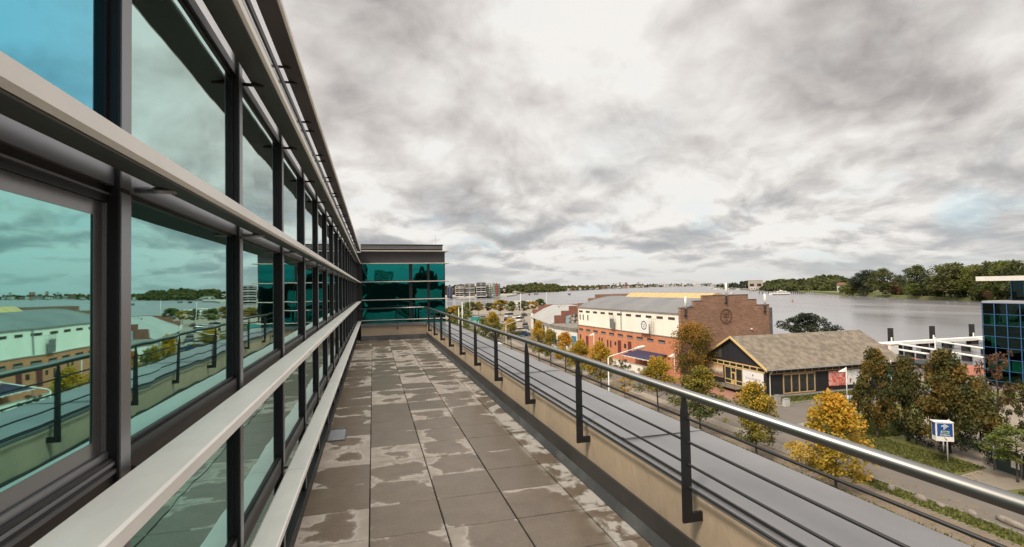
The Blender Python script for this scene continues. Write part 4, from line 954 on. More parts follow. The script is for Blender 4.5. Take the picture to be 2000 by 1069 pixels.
mast('white flagpole nearest the corner wing', 896.5, 646, 602, .16)
mast('taller white flagpole beside the orange tree', 903.5, 650, 592, .18)
mast('tall white mast in the middle of the parking area', 1017.5, 626, 574, .14)
mast('thin pale mast at the river bank left of the pale roof', 1068, 612, 571, .12)
mast('thin pole rising behind the trees before the river', 918, 618, 572, .10)
t, Hh = mast('light pole beside the far parked cars on the right', 1742, 775, 706, .07)
bx(-1.6,-0.05,-.03,.03,Hh-2.0,Hh-0.7).build('teal_flag', M('teal_flag',(0.06,0.3,0.38),None,2,0.6), t)
def parking_sign():
    P = G(1852,915); t = thing('parking_sign', 'boxy blue and white parking garage sign on a grey pole reading Einfahrt', 'sign', P, R(-14)); t.rotation_euler.z = YAWZ = math.atan2(P.y, P.x)-R(90)+R(24)
    Hh = hgt(P, 915-863); w_, h_ = 1.30, 1.60; SC = 0.80
    t.scale = (SC, SC, SC); Hh /= SC
    MB().tube([(0,0,0),(0,0,Hh)],0.055,10).build('pole', m_grey, t, True); MB().tube([(-.28,0,Hh-.85),(-.28,0,Hh)],0.06,10).build('side_pole', m_grey, t, True)
    bx(-w_/2-.15,w_/2-.15,-0.02,0.68,Hh,Hh+h_).build('box', M('sign_box',(0.74,0.73,0.70),(0.65,0.64,0.61),2,0.45), t)
    MB().box(-w_/2-.25,w_/2-.1,-0.05,0.75,Hh+h_+.001,Hh+h_+.05).tube([(0.1,0.2,Hh+h_+.05),(0.3,0.2,Hh+h_+.28)],0.03,6).build('roof', m_whitep, t)
    mbl = M('sign_blue',(0.012,0.06,0.22),(0.016,0.075,0.26),2,0.35)
    f = bx(-w_/2-.05,w_/2-.23,-0.032,-0.021,Hh+.42,Hh+h_-.07).build('blue_face', mbl, t); bx(-w_/2-.161,-w_/2-.151,.08,.6,Hh+.42,Hh+h_-.07).build('blue_face', mbl, t)
    cx = -.14; y = -0.037
    text('lettering','Einfahrt',0.24,m_white,f,(cx,y,Hh+.55),(R(90),0,0),.004); text('lettering','P',0.5,m_white,f,(cx,y,Hh+1.13),(R(90),0,0),.006)
    MB().add([(cx-.28,y-.003,Hh+1.30),(cx,y-.003,Hh+1.47),(cx+.28,y-.003,Hh+1.30),(cx+.25,y-.003,Hh+1.24),(cx,y-.003,Hh+1.40),(cx-.25,y-.003,Hh+1.24)],[(0,1,4,5),(1,2,3,4)]).build('roof_symbol', m_white, f)
    MB().box(cx-.30,cx+.30,y-.002,y+.003,Hh+.71,Hh+.90).build('display_frame', m_white, f); MB().box(cx-.26,cx+.26,y-.006,y-.0025,Hh+.74,Hh+.87).build('display', M('green_display',(0.02,0.10,0.03),(0.03,0.2,0.05),9,0.4), f)
    MB().add([(cx-.08,-.03,Hh+.32),(cx-.04,-.03,Hh+.34),(cx+.10,-.03,Hh+.16),(cx+.06,-.03,Hh+.13),(cx+.02,-.03,Hh+.12),(cx+.14,-.03,Hh+.10),(cx+.12,-.03,Hh+.22)],[(0,3,2,1),(4,5,6)]).build('arrow', m_black, t)
parking_sign()
def gate():
    p0, p1 = G(1945.5,919), G(1997,937); d = p1-p0; t = thing('green_gate', 'dark green sheet metal gate in a galvanised frame', 'gate', p0, math.atan2(d.y,d.x)); L = d.length
    h_ = hgt(p0, 46)
    MB().box(0,.05,-.03,.03,0.05,h_).box(L-.06,L-.005,-.03,.03,0.05,h_).box(.05,L-.06,-.03,.03,.05,.11).box(.05,L-.06,-.03,.03,h_-.05,h_).build('frame', m_alu, t)
    mb = MB(); z = .115
    while z < h_-.1: mb.slab([(-.012,z),(0.012,z+.03),(-.012,z+.11)],'x',.0501,L-.0601); z += .112
    mb.build('sheet', M('green_sheet',(0.010,0.03,0.026),(0.015,0.04,0.034),1,0.5), t)
    for x in (-.12, L+.03): MB().tube([(x,0,0),(x,0,h_+.15)],.05,8).build('post', m_alu, t, True)
    bx(L*.62,L-.12,-.045,-.031,h_*.36,h_*.66).build('notice', m_white, t)
    bx(L+.1,L+2.2,-.03,.02,.1,h_).build('panel', bpy.data.materials['green_sheet'], t)
gate()
P = G(1507.5,906); t = thing('round_sign', 'small round traffic sign seen from behind on a thin post', 'sign', P, 0.6); Hh = hgt(P, 50)
MB().tube([(0,0,0),(0,0,Hh+.2)],.025,8).build('pole', m_grey, t, True); MB().tube([(0,-.03,Hh),(0,-.05,Hh)],.3,20).build('disc', m_frame2, t)
P = G(1664,800); t = thing('info_sign', 'small blue and white information panel beside the white post lamp', 'sign', P, -0.5)
MB().tube([(-.25,0,0),(-.25,0,1.3)],.02,6).build('leg', m_grey, t); MB().tube([(.25,0,0),(.25,0,1.3)],.02,6).build('leg', m_grey, t); bx(-.42,.42,-.03,.0,.55,1.4).build('panel', M('blue_print',(0.08,0.30,0.65),(0.75,0.8,0.85),3.2,0.5,sharp=(0.45,0.52)), t)
P = G(929,652); t = thing('teal_billboard', 'teal billboard with small white lettering at the parking area', 'billboard', P, math.atan2(P.y,P.x)-R(90)); u = hgt(P,1)
bx(-9.5*u,9.5*u,-.1,.1,18*u,33*u).build('panel', M('teal_print',(0.03,0.22,0.21),(0.04,0.27,0.25),0.3,0.5), t); MB().tube([(-7*u,0,0),(-7*u,0,18*u)],.12,6).build('leg', m_grey, t); MB().tube([(7*u,0,0),(7*u,0,18*u)],.12,6).build('leg', m_grey, t)
mb = MB().box(-5*u,2*u,-.12,-.101,24*u,24.8*u).box(-4*u,1*u,-.12,-.101,22.3*u,22.9*u).box(5.6*u,6.4*u,-.12,-.101,20*u,25*u).build('lettering', m_white, t)
P = G(978,672); t = thing('recycling_container', 'green and white recycling container on the verge below the curved lamp', 'container', P, 0.3); u = hgt(P,1)
bx(-2.4*u,2.4*u,-.8,.8,0,3.2*u).build('body', m_white, t); bx(-2.0*u,0.8*u,-.7,.7,3.21*u,4.8*u).build('lid', M('green_lid',(0.02,0.22,0.12),None,2,0.5), t)

# ------------------------------------------------------------------ cars
carmats = {k: M('car_paint_'+k, c, None, 3, 0.25, 0.3) for k, c in dict(white=(0.72,0.72,0.72), silver=(0.40,0.40,0.41), black=(0.018,0.018,0.02), blue=(0.012,0.07,0.15), grey=(0.12,0.12,0.13), red=(0.3,0.03,0.03)).items()}
def car(label, P, rz, paint, van=False):
    t = thing('parked_car', label, 'car', P, rz, 'cars parked in the parking areas'); cm = carmats[paint]; L, Wc, H = (4.4,1.76,1.45) if not van else (5.0,1.9,2.05)
    pr = [(-L/2,.32),(L/2,.32),(L/2+.02,.62),(L/2-.12,.82),(L/2-1.0,.95),(-L/2+.35,.98),(-L/2,.9)] if not van else [(-L/2,.32),(L/2,.32),(L/2,.75),(L/2-.7,1.05),(-L/2,1.1)]
    b = MB().slab(pr,'y',-Wc/2,Wc/2)
    rf = [(-L/2+.55,H-.06),(L/2-1.95,H-.06),(L/2-2.1,H),(-L/2+.75,H)] if not van else [(-L/2+.05,H-.1),(L/2-1.6,H-.1),(L/2-1.75,H),(-L/2+.1,H)]
    b.slab(rf,'y',-Wc/2+.16,Wc/2-.16); b.build('body', cm, t)
    gl = [(-L/2+.18,.981),(L/2-1.1,.951),(L/2-1.95,H-.061),(-L/2+.55,H-.061)] if not van else [(-L/2+.03,1.101),(L/2-.75,1.06),(L/2-1.6,H-.101),(-L/2+.05,H-.101)]
    MB().slab(gl,'y',-Wc/2+.12,Wc/2-.12).build('windows', m_pane, t)
    for x in (-L/2+.8, L/2-.85):
        for y in (-Wc/2+.02, Wc/2-.22):
            wh = MB().tube([(x,y-.02,.33),(x,y+.22,.33)],.33,14).build('wheel', m_tyre, t); MB().tube([(x,y-.03,.33),(x,y+.23,.33)],.19,10).build('rim', m_alu, wh)
    for y in (-.62,.62):
        bx(L/2+.0,L/2+.035,y-.2,y+.2,.62,.76).build('headlight', m_alu, t)
for (px, py, rz, pt, van, lab) in (
 (948,633,1.2,'silver',0,'silver car parked behind the bright orange tree'),(944,624,0.3,'silver',0,'silver car in the back row behind another silver car'),
 (989,627,1.3,'black',0,'dark car standing alone in the middle of the parking area'),(996,620,0.6,'white',1,'white van at the back of the parking area'),
 (1008,622,0.9,'white',0,'white car right of the white van'),(1017,628,0.9,'white',1,'white van in front of the tall mast'),
 (1024,618,1.0,'black',0,'black car behind the tall mast'),(1026,638,1.3,'black',0,'black car in the row before the pale roof'),
 (1027,645,1.3,'grey',0,'grey car nearer than the black one in the row before the pale roof'),(1016,650,0.1,'white',0,'white car left of the grey car and behind the dark blue one'),
 (1020,657,0.1,'blue',0,'dark blue car nearest to the street trees'),(1812,722,0.15,'black',0,'black car on the right at the red quay'),
 (1760,712,0.2,'black',0,'black car behind the tree at the end of the black house'),(1752,738,0.3,'silver',0,'silver car beside the light pole at the end of the black house'),
 (1752,752,0.3,'grey',0,'grey car in the nearest row beside the light pole'),(1778,735,0.3,'silver',0,'silver car half hidden between two olive trees')):
    car(lab, G(px,py)+Vector((0,0,0.02)), rz, pt, van)

# ------------------------------------------------------------------ jetties
def jetty():
    m_pile = M('black_pile',(0.009,0.009,0.009),(0.014,0.013,0.013),3,0.95); m_float = M('dark_float',(0.022,0.02,0.02),None,3,0.7)
    t = thing('jetty', 'long white floating jetty with finger piers on dark floats', 'jetty', (0,0,-1.6))
    bx(87.2,165,83.4,84.9,0.85,1.50).build('main_deck', m_white, t)
    x = 92
    while x < 160: bx(x,x+2.2,83.6,84.7,-.3,0.84).build('float', m_float, t); x += 7.5
    for (xa, ya, yb, dx) in ((100.4,83.39,70.5,-3.0),(107.6,83.39,60.0,-8.0),(119,83.39,60,-9.5),(131,83.39,58,-10)):
        mb = MB(); mb.add([(xa,ya,1.0),(xa+1.1,ya,1.0),(xa+1.1+dx,yb,1.0),(xa+dx,yb,1.0),(xa,ya,1.15),(xa+1.1,ya,1.15),(xa+1.1+dx,yb,1.15),(xa+dx,yb,1.15)],[(0,1,2,3),(7,6,5,4),(0,4,5,1),(1,5,6,2),(2,6,7,3),(3,7,4,0)])
        f = mb.build('finger_pier', m_white, t); n = 5
        for i in range(n):
            q = (i+.5)/n; cx = xa+.5+dx*q; cy = ya+(yb-ya)*q; bx(cx-.45,cx+.45,cy-.6,cy+.6,-.2,.995).build('float', m_float, f)
    b = thing('jetty_kiosk', 'white box shaped entrance kiosk at the landward end of the jetty', 'kiosk', (88.6,70.2,0), 0.1)
    bx(-1.0,1.0,-.9,.9,0,1.75).build('housing', m_white, b); bx(-1.1,1.1,-1.0,1.0,1.751,1.85).build('roof', m_whitep, b); bx(-1.02,-1.001,-.4,.4,0,1.6).build('door', m_grey, b)
    for (px, lab) in ((1739.5,'round black mooring pile left of the other two behind the jetty'),(1821,'round black mooring pile behind the middle of the jetty'),(1898.5,'round black mooring pile beside the blue framed glass block')):
        d = ray(px,660); s = 85.6/d.y; P = Vector((d.x*s,85.6,-3)); o = thing('mooring_pile', lab, 'pile', P, 0, 'black mooring piles behind the jetty')
        MB().tube([(0,0,0),(0,0,5.6)],.52,14).build('pile', m_pile, o, True); MB().tube([(0,0,5.601),(0,0,5.7)],.54,14).build('collar', m_frame2, o)
        MB().tube([(-.9,-.9,2.9),(-.9,-.9,3.8)],.14,8).build('bollard', m_white, o)
jetty()

# ------------------------------------------------------------------ far shores
m_bank = M('far_bank_grass',(0.10,0.12,0.035),(0.13,0.13,0.045),0.05,0.95); m_shore = M('far_shore_ground',(0.09,0.085,0.06),(0.13,0.12,0.09),0.02,0.95)
def strip(name, px, mat, depth, z=0.4, zb=None):                  # land whose waterline is read off the survey photo
    near = [G(x, y, -1.6) for x, y in px]; far = [Vector((p.x, p.y, 0))*(1+depth/p.length) for p in near]
    n = len(near); v = [(p.x,p.y,-1.7) for p in near]+[(p.x*1.004,p.y*1.004,z) for p in near]+[(p.x,p.y,zb if zb is not None else z) for p in far]
    f = [(i,i+1,n+i+1,n+i) for i in range(n-1)]+[(n+i,n+i+1,2*n+i+1,2*n+i) for i in range(n-1)]
    return struct(MB().add(v, [tuple(reversed(q)) for q in f]).build(name, mat))
strip('river_bank', [(1560,571.5),(1600,573),(1640,576.5),(1757,582.6),(1809,584.7),(1900,588),(1990,592),(2150,600),(2400,612)], m_bank, 500, 0.5, 3)
strip('far_shore', [(1000,577),(1030,572.5),(1070,571),(1105,568.2),(1150,566),(1200,563.6),(1250,561.8),(1300,560.2),(1385,558.6),(1440,557.6)], m_shore, 3000, 1.0, 6)
strip('far_shore', [(1395,564.5),(1450,566.5),(1490,566.8),(1540,568.5),(1580,569.5),(1640,569.5)], m_shore, 2500, 1.0, 6)
strip('peninsula', [(700,592),(870,584.3),(893,583.6),(950,582),(990,580.6),(1009,577.8),(1000,575.6)], m_concr, 220, 0.6, 1.0)

# wooded hill on the right
def woods(name, label, prof, nclump, n, size, mat, seed, base_z=1.0, depth=0.25, fill=1.0, rmul=1.0):
    """prof: (px, py_base, py_top); fills the band of forest with clumps of leaves standing on rising ground"""
    rr = random.Random(seed); cl = []
    for i in range(nclump):
        q = rr.random()*(len(prof)-1); k = int(q); u = q-k; a, b = prof[k], prof[min(k+1,len(prof)-1)]
        px = a[0]+(b[0]-a[0])*u; pb = a[1]+(b[1]-a[1])*u; pt = a[2]+(b[2]-a[2])*u
        P = G(px, pb, 0.5); Hh = hgt(P, pb-pt); s = rr.random(); back = 1+depth*s
        rc = Hh*rr.uniform(.13,.24)*rmul; z = rc*0.5+(Hh-rc*1.6)*(s**0.8*rr.uniform(.75,1.0) if fill == 1.0 else rr.random())
        cl.append((P.x*back, P.y*back, max(rc*.6, z*1.0+ (z)*(back-1)*0.5), rc))
    o = bpy.data.objects.new(name, leafmesh(name, cl, n, size, mat, seed)); COL.objects.link(o); return stuff(o, label, 'woods')
woods('hill_woods', 'dark wooded hill rising from the far river bank behind the ferry', [(1482,566,562),(1495,566.5,549),(1520,567.5,542),(1545,568,541),(1575,568.5,540),(1600,569,535),(1625,569,532.5),(1645,569.5,534),(1665,570,543),(1690,571,548)], 420, 30000, 4.6, m_green, 71)
woods('shore_woods', 'dark mass of trees on the far shore right of the waterfront flats', [(990,571,556),(1003,571.5,553),(1030,571,552),(1040,570.5,549.5),(1056,570,549.8),(1060,570,554),(1075,569.5,551.5),(1088,569,553.5),(1095,568,557.5),(1120,567,556.5),(1150,565.5,557)], 330, 26000, 6.0, m_green, 72)
woods('left_woods', 'brownish trees behind the waterfront flats', [(862,576,556),(880,576,553.5),(900,576,552.5),(915,576,551.5),(925,575,556),(960,575,556),(1000,573,556)], 170, 12000, 4.5, m_olive, 73)
woods('city_woods', 'thin line of trees between the far waterfront buildings', [(1120,567,558.5),(1160,565.2,557),(1200,563.2,555.5),(1250,561.5,554.5),(1300,560,553.5),(1390,558.4,552.5)], 260, 9000, 9, m_green, 74)
woods('marina_trees', 'dark trees on the spit behind the marina', [(1400,562,556),(1425,563,553),(1440,563.5,551.5),(1455,564,546),(1463,564.5,548),(1480,565,560)], 90, 7000, 5, m_shrub, 75)
woods('bank_understorey', 'dark undergrowth and trees behind the park trees of the right bank', [(1640,573.5,556),(1665,574,552),(1690,574.5,547),(1740,576,545),(1790,578,540),(1840,580,533),(1890,582,527),(1950,584,522),(2020,586,520),(2150,592,515)], 420, 26000, 1.9, m_green, 76, depth=0.2)
BK = {k: crown('oak', mt, s, 4200, 0.052) for k, mt, s in (('g',m_green,81),('y',m_bright,82),('o',m_olive,83),('r',m_redlf,84),('d',m_shrub,85))}
GB = 'park trees on the right river bank'
for (cx, base, top, cb, wd, k, lab) in (
 (1654,575,556,572,26,'y','yellow-green bush tree at the left end of the right bank'),(1668,575,559,572,13,'o','small orange-brown tree beside the yellow-green bush tree on the bank'),
 (1680,575,533,570,30,'d','dark tree behind the slim yellow one on the right bank'),(1692,575,527,569,36,'d','tall dark tree left of the green tree with the pale trunk on the bank'),
 (1697,575,541,562,16,'y','slim yellowish tree in front of the dark pair on the bank'),(1724,577,526,566,40,'g','green tree with a tall pale trunk on the right bank'),
 (1746,577,551,574,26,'r','low russet tree on the right bank'),(1757,576,537,571,20,'d','dark tree above the russet one on the bank'),
 (1791,578,520,570,44,'g','tall pointed green tree in the middle of the right bank'),(1787,579,555,575,30,'y','low yellow-green tree at the foot of the pointed green tree'),
 (1808,579,536,573,24,'d','dark tree between the pointed tree and the huge round one'),(1833,580,541,575,30,'o','brownish tree at the left foot of the huge round tree'),
 (1858,581,516,567,82,'g','huge round green tree on the right bank'),(1880,580,523,572,44,'o','olive tree joined to the right side of the huge round tree'),
 (1905,582,518,573,42,'y','tall light green tree left of the orange tree near the office roof'),(1933,583,513,573,50,'g','tall green tree behind the white office roof'),
 (1930,585,569,581,13,'r','small bright orange tree at the water left of the pavilion'),(1962,584,510,572,50,'y','light olive tree above the pavilion roof'),
 (1990,585,511,572,52,'g','green tree at the right edge above the pavilion roof'),(1915,583,548,577,26,'g','low green tree beneath the tall light green tree')):
    P = G(cx, base, 0.4); t = tree('park_tree', lab, P, hgt(P, base-top), hgt(P, base-cb), hgt(P, wd*1.2), BK[k], GB, trunk_w=0.8)
t = thing('orange_tree', 'tiny glowing orange tree by the water in front of the park trees', 'tree', G(1931,585.5,0.4)); bpy.data.objects.remove(t)

# ------------------------------------------------------------------ waterfront flats
def flats(px0, px1, top, base, col, label, floors=6, slab=True):
    P = G((px0+px1)/2, base, 0.6); Wd = hgt(P, px1-px0); Hh = hgt(P, base-top)
    t = thing('waterfront_flats', label, 'apartment block', P, math.atan2(P.y,P.x)-R(90), 'flats on the peninsula across the water')
    mt = M('flat_render', col, tuple(c*.8 for c in col), 0.1, 0.8); bx(-Wd/2,Wd/2,0,14,0,Hh).build('wall', mt, t)
    bx(-Wd/2+1,Wd/2-1,1,13,Hh+.01,Hh+1.2).build('roof', m_grey, t)
    fh = Hh/floors; nb = max(2, int(Wd/6))
    for i in range(floors):
        mb = MB()
        for j in range(nb):
            x = -Wd/2+Wd*(j+.5)/nb; mb.box(x-Wd/nb*.3,x+Wd/nb*.3,-.08,-.01,i*fh+fh*.2,i*fh+fh*.82)
        mb.build('windows', m_dark, t)
        if slab: bx(-Wd/2+.5,Wd/2-.5,-1.6,-.09,i*fh+fh*.02,i*fh+fh*.30).build('balcony', mt if i%2 else m_white, t)
flats(873,884,561,581,(0.10,0.12,0.22),'narrow blue and orange block at the left end of the flats',6,False)
flats(889,906,559.5,580,(0.36,0.32,0.29),'lower grey-brown block with balconies, left of the taller flats',5)
flats(907,928,555.5,579.5,(0.33,0.31,0.29),'stepped grey block of flats with balconies right of the lower block',6)
flats(930,950,553,579.5,(0.26,0.26,0.26),'tallest dark grey block of flats',6)
flats(951,961,556,579,(0.62,0.62,0.56),'white block of flats with dark windows',6)
flats(962,967,554,579,(0.32,0.48,0.40),'pale green slab beside the red block',7,False)
flats(967.3,973,554.5,579,(0.38,0.11,0.07),'red brick slab at the end of the row of flats',7,False)
flats(973.3,977,555,578,(0.18,0.25,0.24),'narrow dark green slab behind the red one',7,False)
flats(980,996,562,569,(0.66,0.64,0.58),'low white hall right of the flats',2,False)
flats(1002,1010,569.5,573,(0.7,0.68,0.64),'small white building at the tip of the peninsula',1,False)

# ------------------------------------------------------------------ city and marina
fm = [M('far_white',(0.62,0.60,0.57),None,.05,.8), M('far_grey',(0.30,0.30,0.30),None,.05,.8), M('far_brick',(0.27,0.15,0.12),None,.05,.8), M('far_tan',(0.42,0.36,0.30),None,.05,.8)]
cn = ['white', 'grey', 'red brick', 'tan']
rr = random.Random(4)
def farb(px, base, wpx, hpx, ci, label, roof=False):
    P = G(px, base, 1.0); Wd, Hh = hgt(P, wpx), hgt(P, hpx); t = thing('far_building', label, 'building', P, math.atan2(P.y,P.x)-R(90), 'far waterfront buildings across the river')
    bx(-Wd/2,Wd/2,0,Wd*.4+8,0,Hh).build('wall', fm[ci], t)
    if roof: MB().slab([(-Wd/2-1,Hh+.01),(Wd/2+1,Hh+.01),(Wd/2-1,Hh*1.35),(-Wd/2+1,Hh*1.35)],'y',-1,Wd*.4+8).build('roof', fm[2], t)
    else: bx(-Wd/2,Wd/2,-.1,Wd*.4+8,Hh+.01,Hh*1.08).build('roof', fm[1], t)
    mb = MB(); n = max(2, int(Wd/12))
    for j in range(n): x = -Wd/2+Wd*(j+.5)/n; mb.box(x-Wd/n*.28,x+Wd/n*.28,-.3,-.1,Hh*.35,Hh*.65)
    mb.build('windows', m_dark, t)
def shore_y(px):
    T = [(1105,567.8),(1150,565.5),(1200,563.2),(1250,561.3),(1300,559.7),(1385,558.2),(1440,557)]
    for a, b in zip(T, T[1:]):
        if a[0] <= px <= b[0]: return a[1]+(b[1]-a[1])*(px-a[0])/(b[0]-a[0])
    return 568
px = 1108.0
while px < 1436:
    w_ = rr.uniform(3.0, 9.5); ci = rr.choice([0,0,1,1,2,3,0]); hp = rr.uniform(1.8, 4.2)
    farb(px+w_/2, shore_y(min(px+w_/2,1438)), w_, hp, ci, 'small distant %s building on the far waterfront' % cn[ci], rr.random() < .3); px += w_+rr.uniform(0.5,6)
for (px, w_, hp, ci, lab) in ((1199,2.4,9.5,1,'slim grey tower on the far waterfront, leftmost of the towers'),(1211,3,10.5,2,'narrow dark brick tower on the far waterfront'),(1223,5.0,9.8,2,'broad brick tower, middle of the far waterfront towers'),(1247,3.8,9.2,1,'grey tower right of the broad brick one'),(1294,15,6.0,0,'long pale factory block on the far waterfront'),(1362,14,4.8,0,'long white hall near the end of the far waterfront')):
    farb(px, shore_y(px), w_, hp, ci, lab)
farb(1476,564.8,26,16,3,'big pale shipyard hall behind the marina'); farb(1471,566,10,5,0,'low white shed beside the shipyard hall')
for (px, base, w_, hp, lab) in ((1560,567.5,5,3,'white hut at the foot of the wooded hill'),(1581,567,7,6,'white villa on the wooded hill left of the russet wood'),(1644,571,15,14,'large white villa left of the park trees'),(1750,566,6,9,'white gable between two dark park trees'),(1814,568,10,10,'red roofed white villa behind the park trees')):
    farb(px, base, w_, hp, 0, lab, True)
def boat(name, label, P, rz, L, mast_h=0, group=None, col=None):
    t = thing(name, label, 'boat', P, rz, group)
    h = L*.11; W_ = L*.27; v = []
    for z, s in ((-.2,.72),(h,1.0)):
        for u in (-.5,-.25,0,.25,.42,.5): ww = W_/2*s*(1-max(0,(u+.1)/.6)**2 if u > -.1 else 1)*(.85 if u == -.5 else 1); v.append((u*L,ww,z))
        for u in (.42,.25,0,-.25,-.5): ww = W_/2*s*(1-max(0,(u+.1)/.6)**2 if u > -.1 else 1)*(.85 if u == -.5 else 1); v.append((u*L,-ww,z))
    n = 11; MB().add(v,[tuple(range(n)),tuple(range(2*n-1,n-1,-1))]+[(i,i+n,(i+1)%n+n,(i+1)%n) for i in range(n)]).build('hull', col or m_white, t)
    MB().slab([(-L*.3,h+.01),(L*.2,h+.01),(L*.1,h*1.9),(-L*.28,h*1.9)],'y',-W_*.32,W_*.32).build('cabin', m_white, t); bx(-L*.25,L*.08,-W_*.33,W_*.33,h*1.35,h*1.65).build('windows', m_pane, t)
    if mast_h: MB().tube([(L*.05,0,h),(L*.05,0,mast_h)],.10 if P[1] < 700 else .22,6).build('mast', m_grey, t)
    return t
for i in range(26):
    px = 1388+rr.random()*100; py = 563.6+rr.uniform(0,2.4)+(px-1388)*.012; P = G(px, py, -1.6)
    boat('moored_boat', 'white boat moored in the far marina', P, rr.uniform(-.5,.5), rr.uniform(9,16), rr.uniform(12,17) if i%2 else 0, 'boats in the far marina')
boat('motor_boat', 'small white motor boat under way above the top step of the brick gable', G(1431,574,-1.6), .3, 9)
def ferry():
    P = G(1523,576.2,-1.6); t = thing('passenger_ferry', 'white two-deck passenger ferry on the river', 'ferry', P, R(8)+math.atan2(P.y,P.x)-R(90)+math.pi); u = hgt(P,1); L = 37*u
    h = 3.2*u; v = []; ws = [(-.5,.8),(-.3,1),(.2,1),(.4,.6),(.52,.05)]
    for z, s, k in ((-.3,.85,.96),(h,1,1)):
        for q, w_ in ws: v.append((q*L*k, L*.1*w_*s, z))
        for q, w_ in reversed(ws): v.append((q*L*k, -L*.1*w_*s, z))
    n = 10; MB().add(v,[tuple(range(n)),tuple(range(2*n-1,n-1,-1))]+[(i,i+n,(i+1)%n+n,(i+1)%n) for i in range(n)]).build('hull', m_white, t)
    bx(-L*.45,L*.36,-L*.102,L*.102,h*.18,h*.45).build('hull_stripe', M('navy_stripe',(0.02,0.03,0.08),None,1,.5), t)
    bx(-L*.44,L*.28,-L*.08,L*.08,h+.01,h+2.4*u).build('main_deck', m_white, t); bx(-L*.42,L*.26,-L*.083,L*.083,h+.8*u,h+1.7*u).build('windows', m_pane, t)
    MB().slab([(-L*.33,h+2.41*u),(L*.16,h+2.41*u),(L*.08,h+4.4*u),(-L*.3,h+4.4*u)],'y',-L*.07,L*.07).build('upper_deck', m_white, t); bx(-L*.28,L*.08,-L*.072,L*.072,h+3*u,h+3.8*u).build('windows', m_pane, t)
    MB().tube([(-L*.02,0,h+4.4*u),(-L*.02,0,h+8*u)],.25,6).box(-L*.12,L*.0,-.8,.8,h+4.41*u,h+5.6*u).build('mast', m_white, t)
ferry()
def dolphins():
    rr2 = random.Random(2)
    for i, px in enumerate([1483,1489,1492,1496,1501,1545,1550,1554,1558,1562,1565,1568,1572]):
        P = G(px, 576.2+(.3 if i%2 else 0), -3); hh = hgt(P, rr2.uniform(2.6,4.4)); o = MB().tube([(0,0,0),(0,0,hh+1.4)],.45,8).build('water_post', m_frame2, None, False, P)
        tag(o, 'short dark post of the broken row of posts in the water beside the ferry', 'post', 'posts in the water beside the ferry')
    for (px, py, w_, lab) in ((1034,577,2.4,'small dark mooring block in the river, left of the long one'),(1047,576.2,8,'long dark mooring platform in the river before the far woods'),(1112,576.5,5,'dark barge-like platform alone in the river left of the warehouse roof')):
        P = G(px, py, -1.6); u = hgt(P,1); t = thing('mooring_platform', lab, 'mooring platform', P, math.atan2(P.y,P.x)-R(90)); bx(-w_/2*u,w_/2*u,0,4,1.0,1.0+1.4*u).build('deck', m_frame2, t)
        for q in (-.45,0,.4): MB().tube([(q*w_*u,2,-2),(q*w_*u,2,1.0+2.0*u)],.5,8).build('pile', m_dark, t)
    P = G(1548,590,-1.6); t = thing('river_buoy', 'slim pink navigation buoy floating right of the ferry', 'buoy', P); u = hgt(P,1); mr_ = M('buoy_red',(0.5,0.08,0.08),None,2,.6)
    MB().tube([(0,0,-.3),(0,0,.8),(0,0,1.1)],[.6,.6,.2],10).build('float', mr_, t); MB().tube([(0,0,1.1),(0,0,6*u)],.18,8).build('topmark', mr_, t)
    P = G(1610,572.5,-1.6); t = thing('landing_stage', 'pale landing stage with small white boats at the right bank', 'landing stage', P, math.atan2(P.y,P.x)-R(90)); u = hgt(P,1)
    bx(-30*u,16*u,0,4,.3,1.2).build('deck', m_concr, t); mb = MB()
    for i in range(12): mb.tube([(-29*u+i*4*u,-.5,-2),(-29*u+i*4*u,-.5,2.4)],.3,6)
    mb.build('posts', m_frame2, t)
    P = G(1022,597.5,-1.6); t = thing('moored_riverboat', 'long white riverboat moored behind the parking area trees', 'boat', P, math.atan2(P.y,P.x)-R(90)+.05); u = hgt(P,1)
    MB().prism([(-22*u,-4),(20*u,-4),(26*u,0),(20*u,4),(-22*u,4)],-.3,2.2).build('hull', m_white, t); bx(-19*u,16*u,-3,3,2.21,2.2+3.2*u).build('cabin', m_white, t); bx(-18*u,15*u,-3.05,3.05,2.8,2.2+1.8*u).build('windows', m_pane, t)
    bx(-20*u,17*u,-3.4,3.4,2.2+3.21*u,2.4+3.4*u).build('roof', m_white, t)
dolphins()

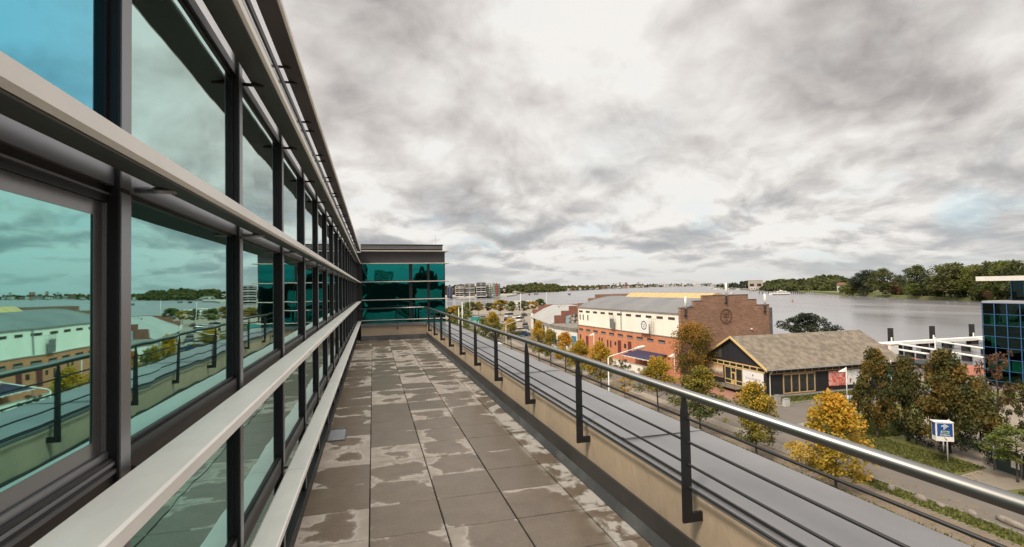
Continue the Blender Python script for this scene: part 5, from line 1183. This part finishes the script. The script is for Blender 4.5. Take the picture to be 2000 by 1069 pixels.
# ------------------------------------------------------------------ buildings behind the viewer (they stand in the reflections)
def mirrored():
    A = lambda r_, Yp: (r_*Yp, 2*YW-Yp)
    x0, y = A(0.001,735); x1, _ = A(0.034,735); Hh = 13+735*.0365
    t = thing('hotel_block', 'pale gridded hotel block behind the viewer, seen only mirrored in the green glass', 'building', (x0,y,0)); mh = M('hotel_render',(0.80,0.78,0.70),None,.1,.8)
    bx(0,x1-x0,-20,0,0,Hh).build('wall', mh, t); n, fl = 11, 8
    for i in range(fl):
        mb = MB(); fh = 24.0/fl
        for j in range(n): a = (x1-x0)*(j+.2)/n; mb.box(a,a+(x1-x0)*.5/n,.02,.12,Hh-24+i*fh+.6,Hh-24+i*fh+fh-.4)
        mb.build('windows', m_dark, t)
    x0, y = A(0.077,200); x1, _ = A(0.121,200); W_ = x1-x0; md = M('old_brick',(0.055,0.035,0.03),None,.5,.9)
    t = thing('old_brick_hall', 'old brick hall with steep gables and a spirelet behind the viewer, seen only mirrored', 'building', (x0,y,0))
    bx(0,W_,-15,0,0,13+200*.018).build('wall', md, t); z = 13+200*.018
    MB().slab([(0,z),(W_*.55,z),(W_*.42,z+3.2),(W_*.35,z+2.4),(W_*.12,z+2.2)],'y',-14,-.1).slab([(W_*.5,z),(W_,z),(W_*.88,z+3),(W_*.62,z+3)],'y',-14.5,-.3).build('roof', M('dark_tiles',(0.06,0.035,0.03),None,1,.8), t)
    MB().tube([(W_*.4,-5,z+2),(W_*.4,-5,z+6.4)],[1.0,.05],6).build('spire', md, t)
    t = thing('white_office', 'white banded office building behind the viewer, seen only mirrored', 'building', (8.5,-70,0)); bx(0,5.5,-1.4,0,0,13.2).build('wall', m_white, t); mb = MB()
    for i in range(5): mb.box(.2,5.3,.02,.1,1+i*2.1,2+i*2.1)
    mb.build('windows', m_dark, t)
    t = thing('rear_house', 'broad dark brick block behind the viewer, seen only mirrored', 'building', (-14,-72,0)); bx(0,48,-15,0,0,14.2).build('wall', md, t)
    t = thing('rear_shed', 'low roofed block behind the viewer, seen only mirrored', 'building', (-9,-110,0)); bx(0,14,-15,0,0,12).build('wall', m_concr, t); MB().slab([(-.5,12.01),(14.5,12.01),(7,16)],'y',-15.3,.3).build('roof', m_frame2, t)
mirrored()

def finish():
    for o in list(scene.objects):
        if o.type == 'MESH' and o.name.split('.')[0] in ('coping',): pass
finish()
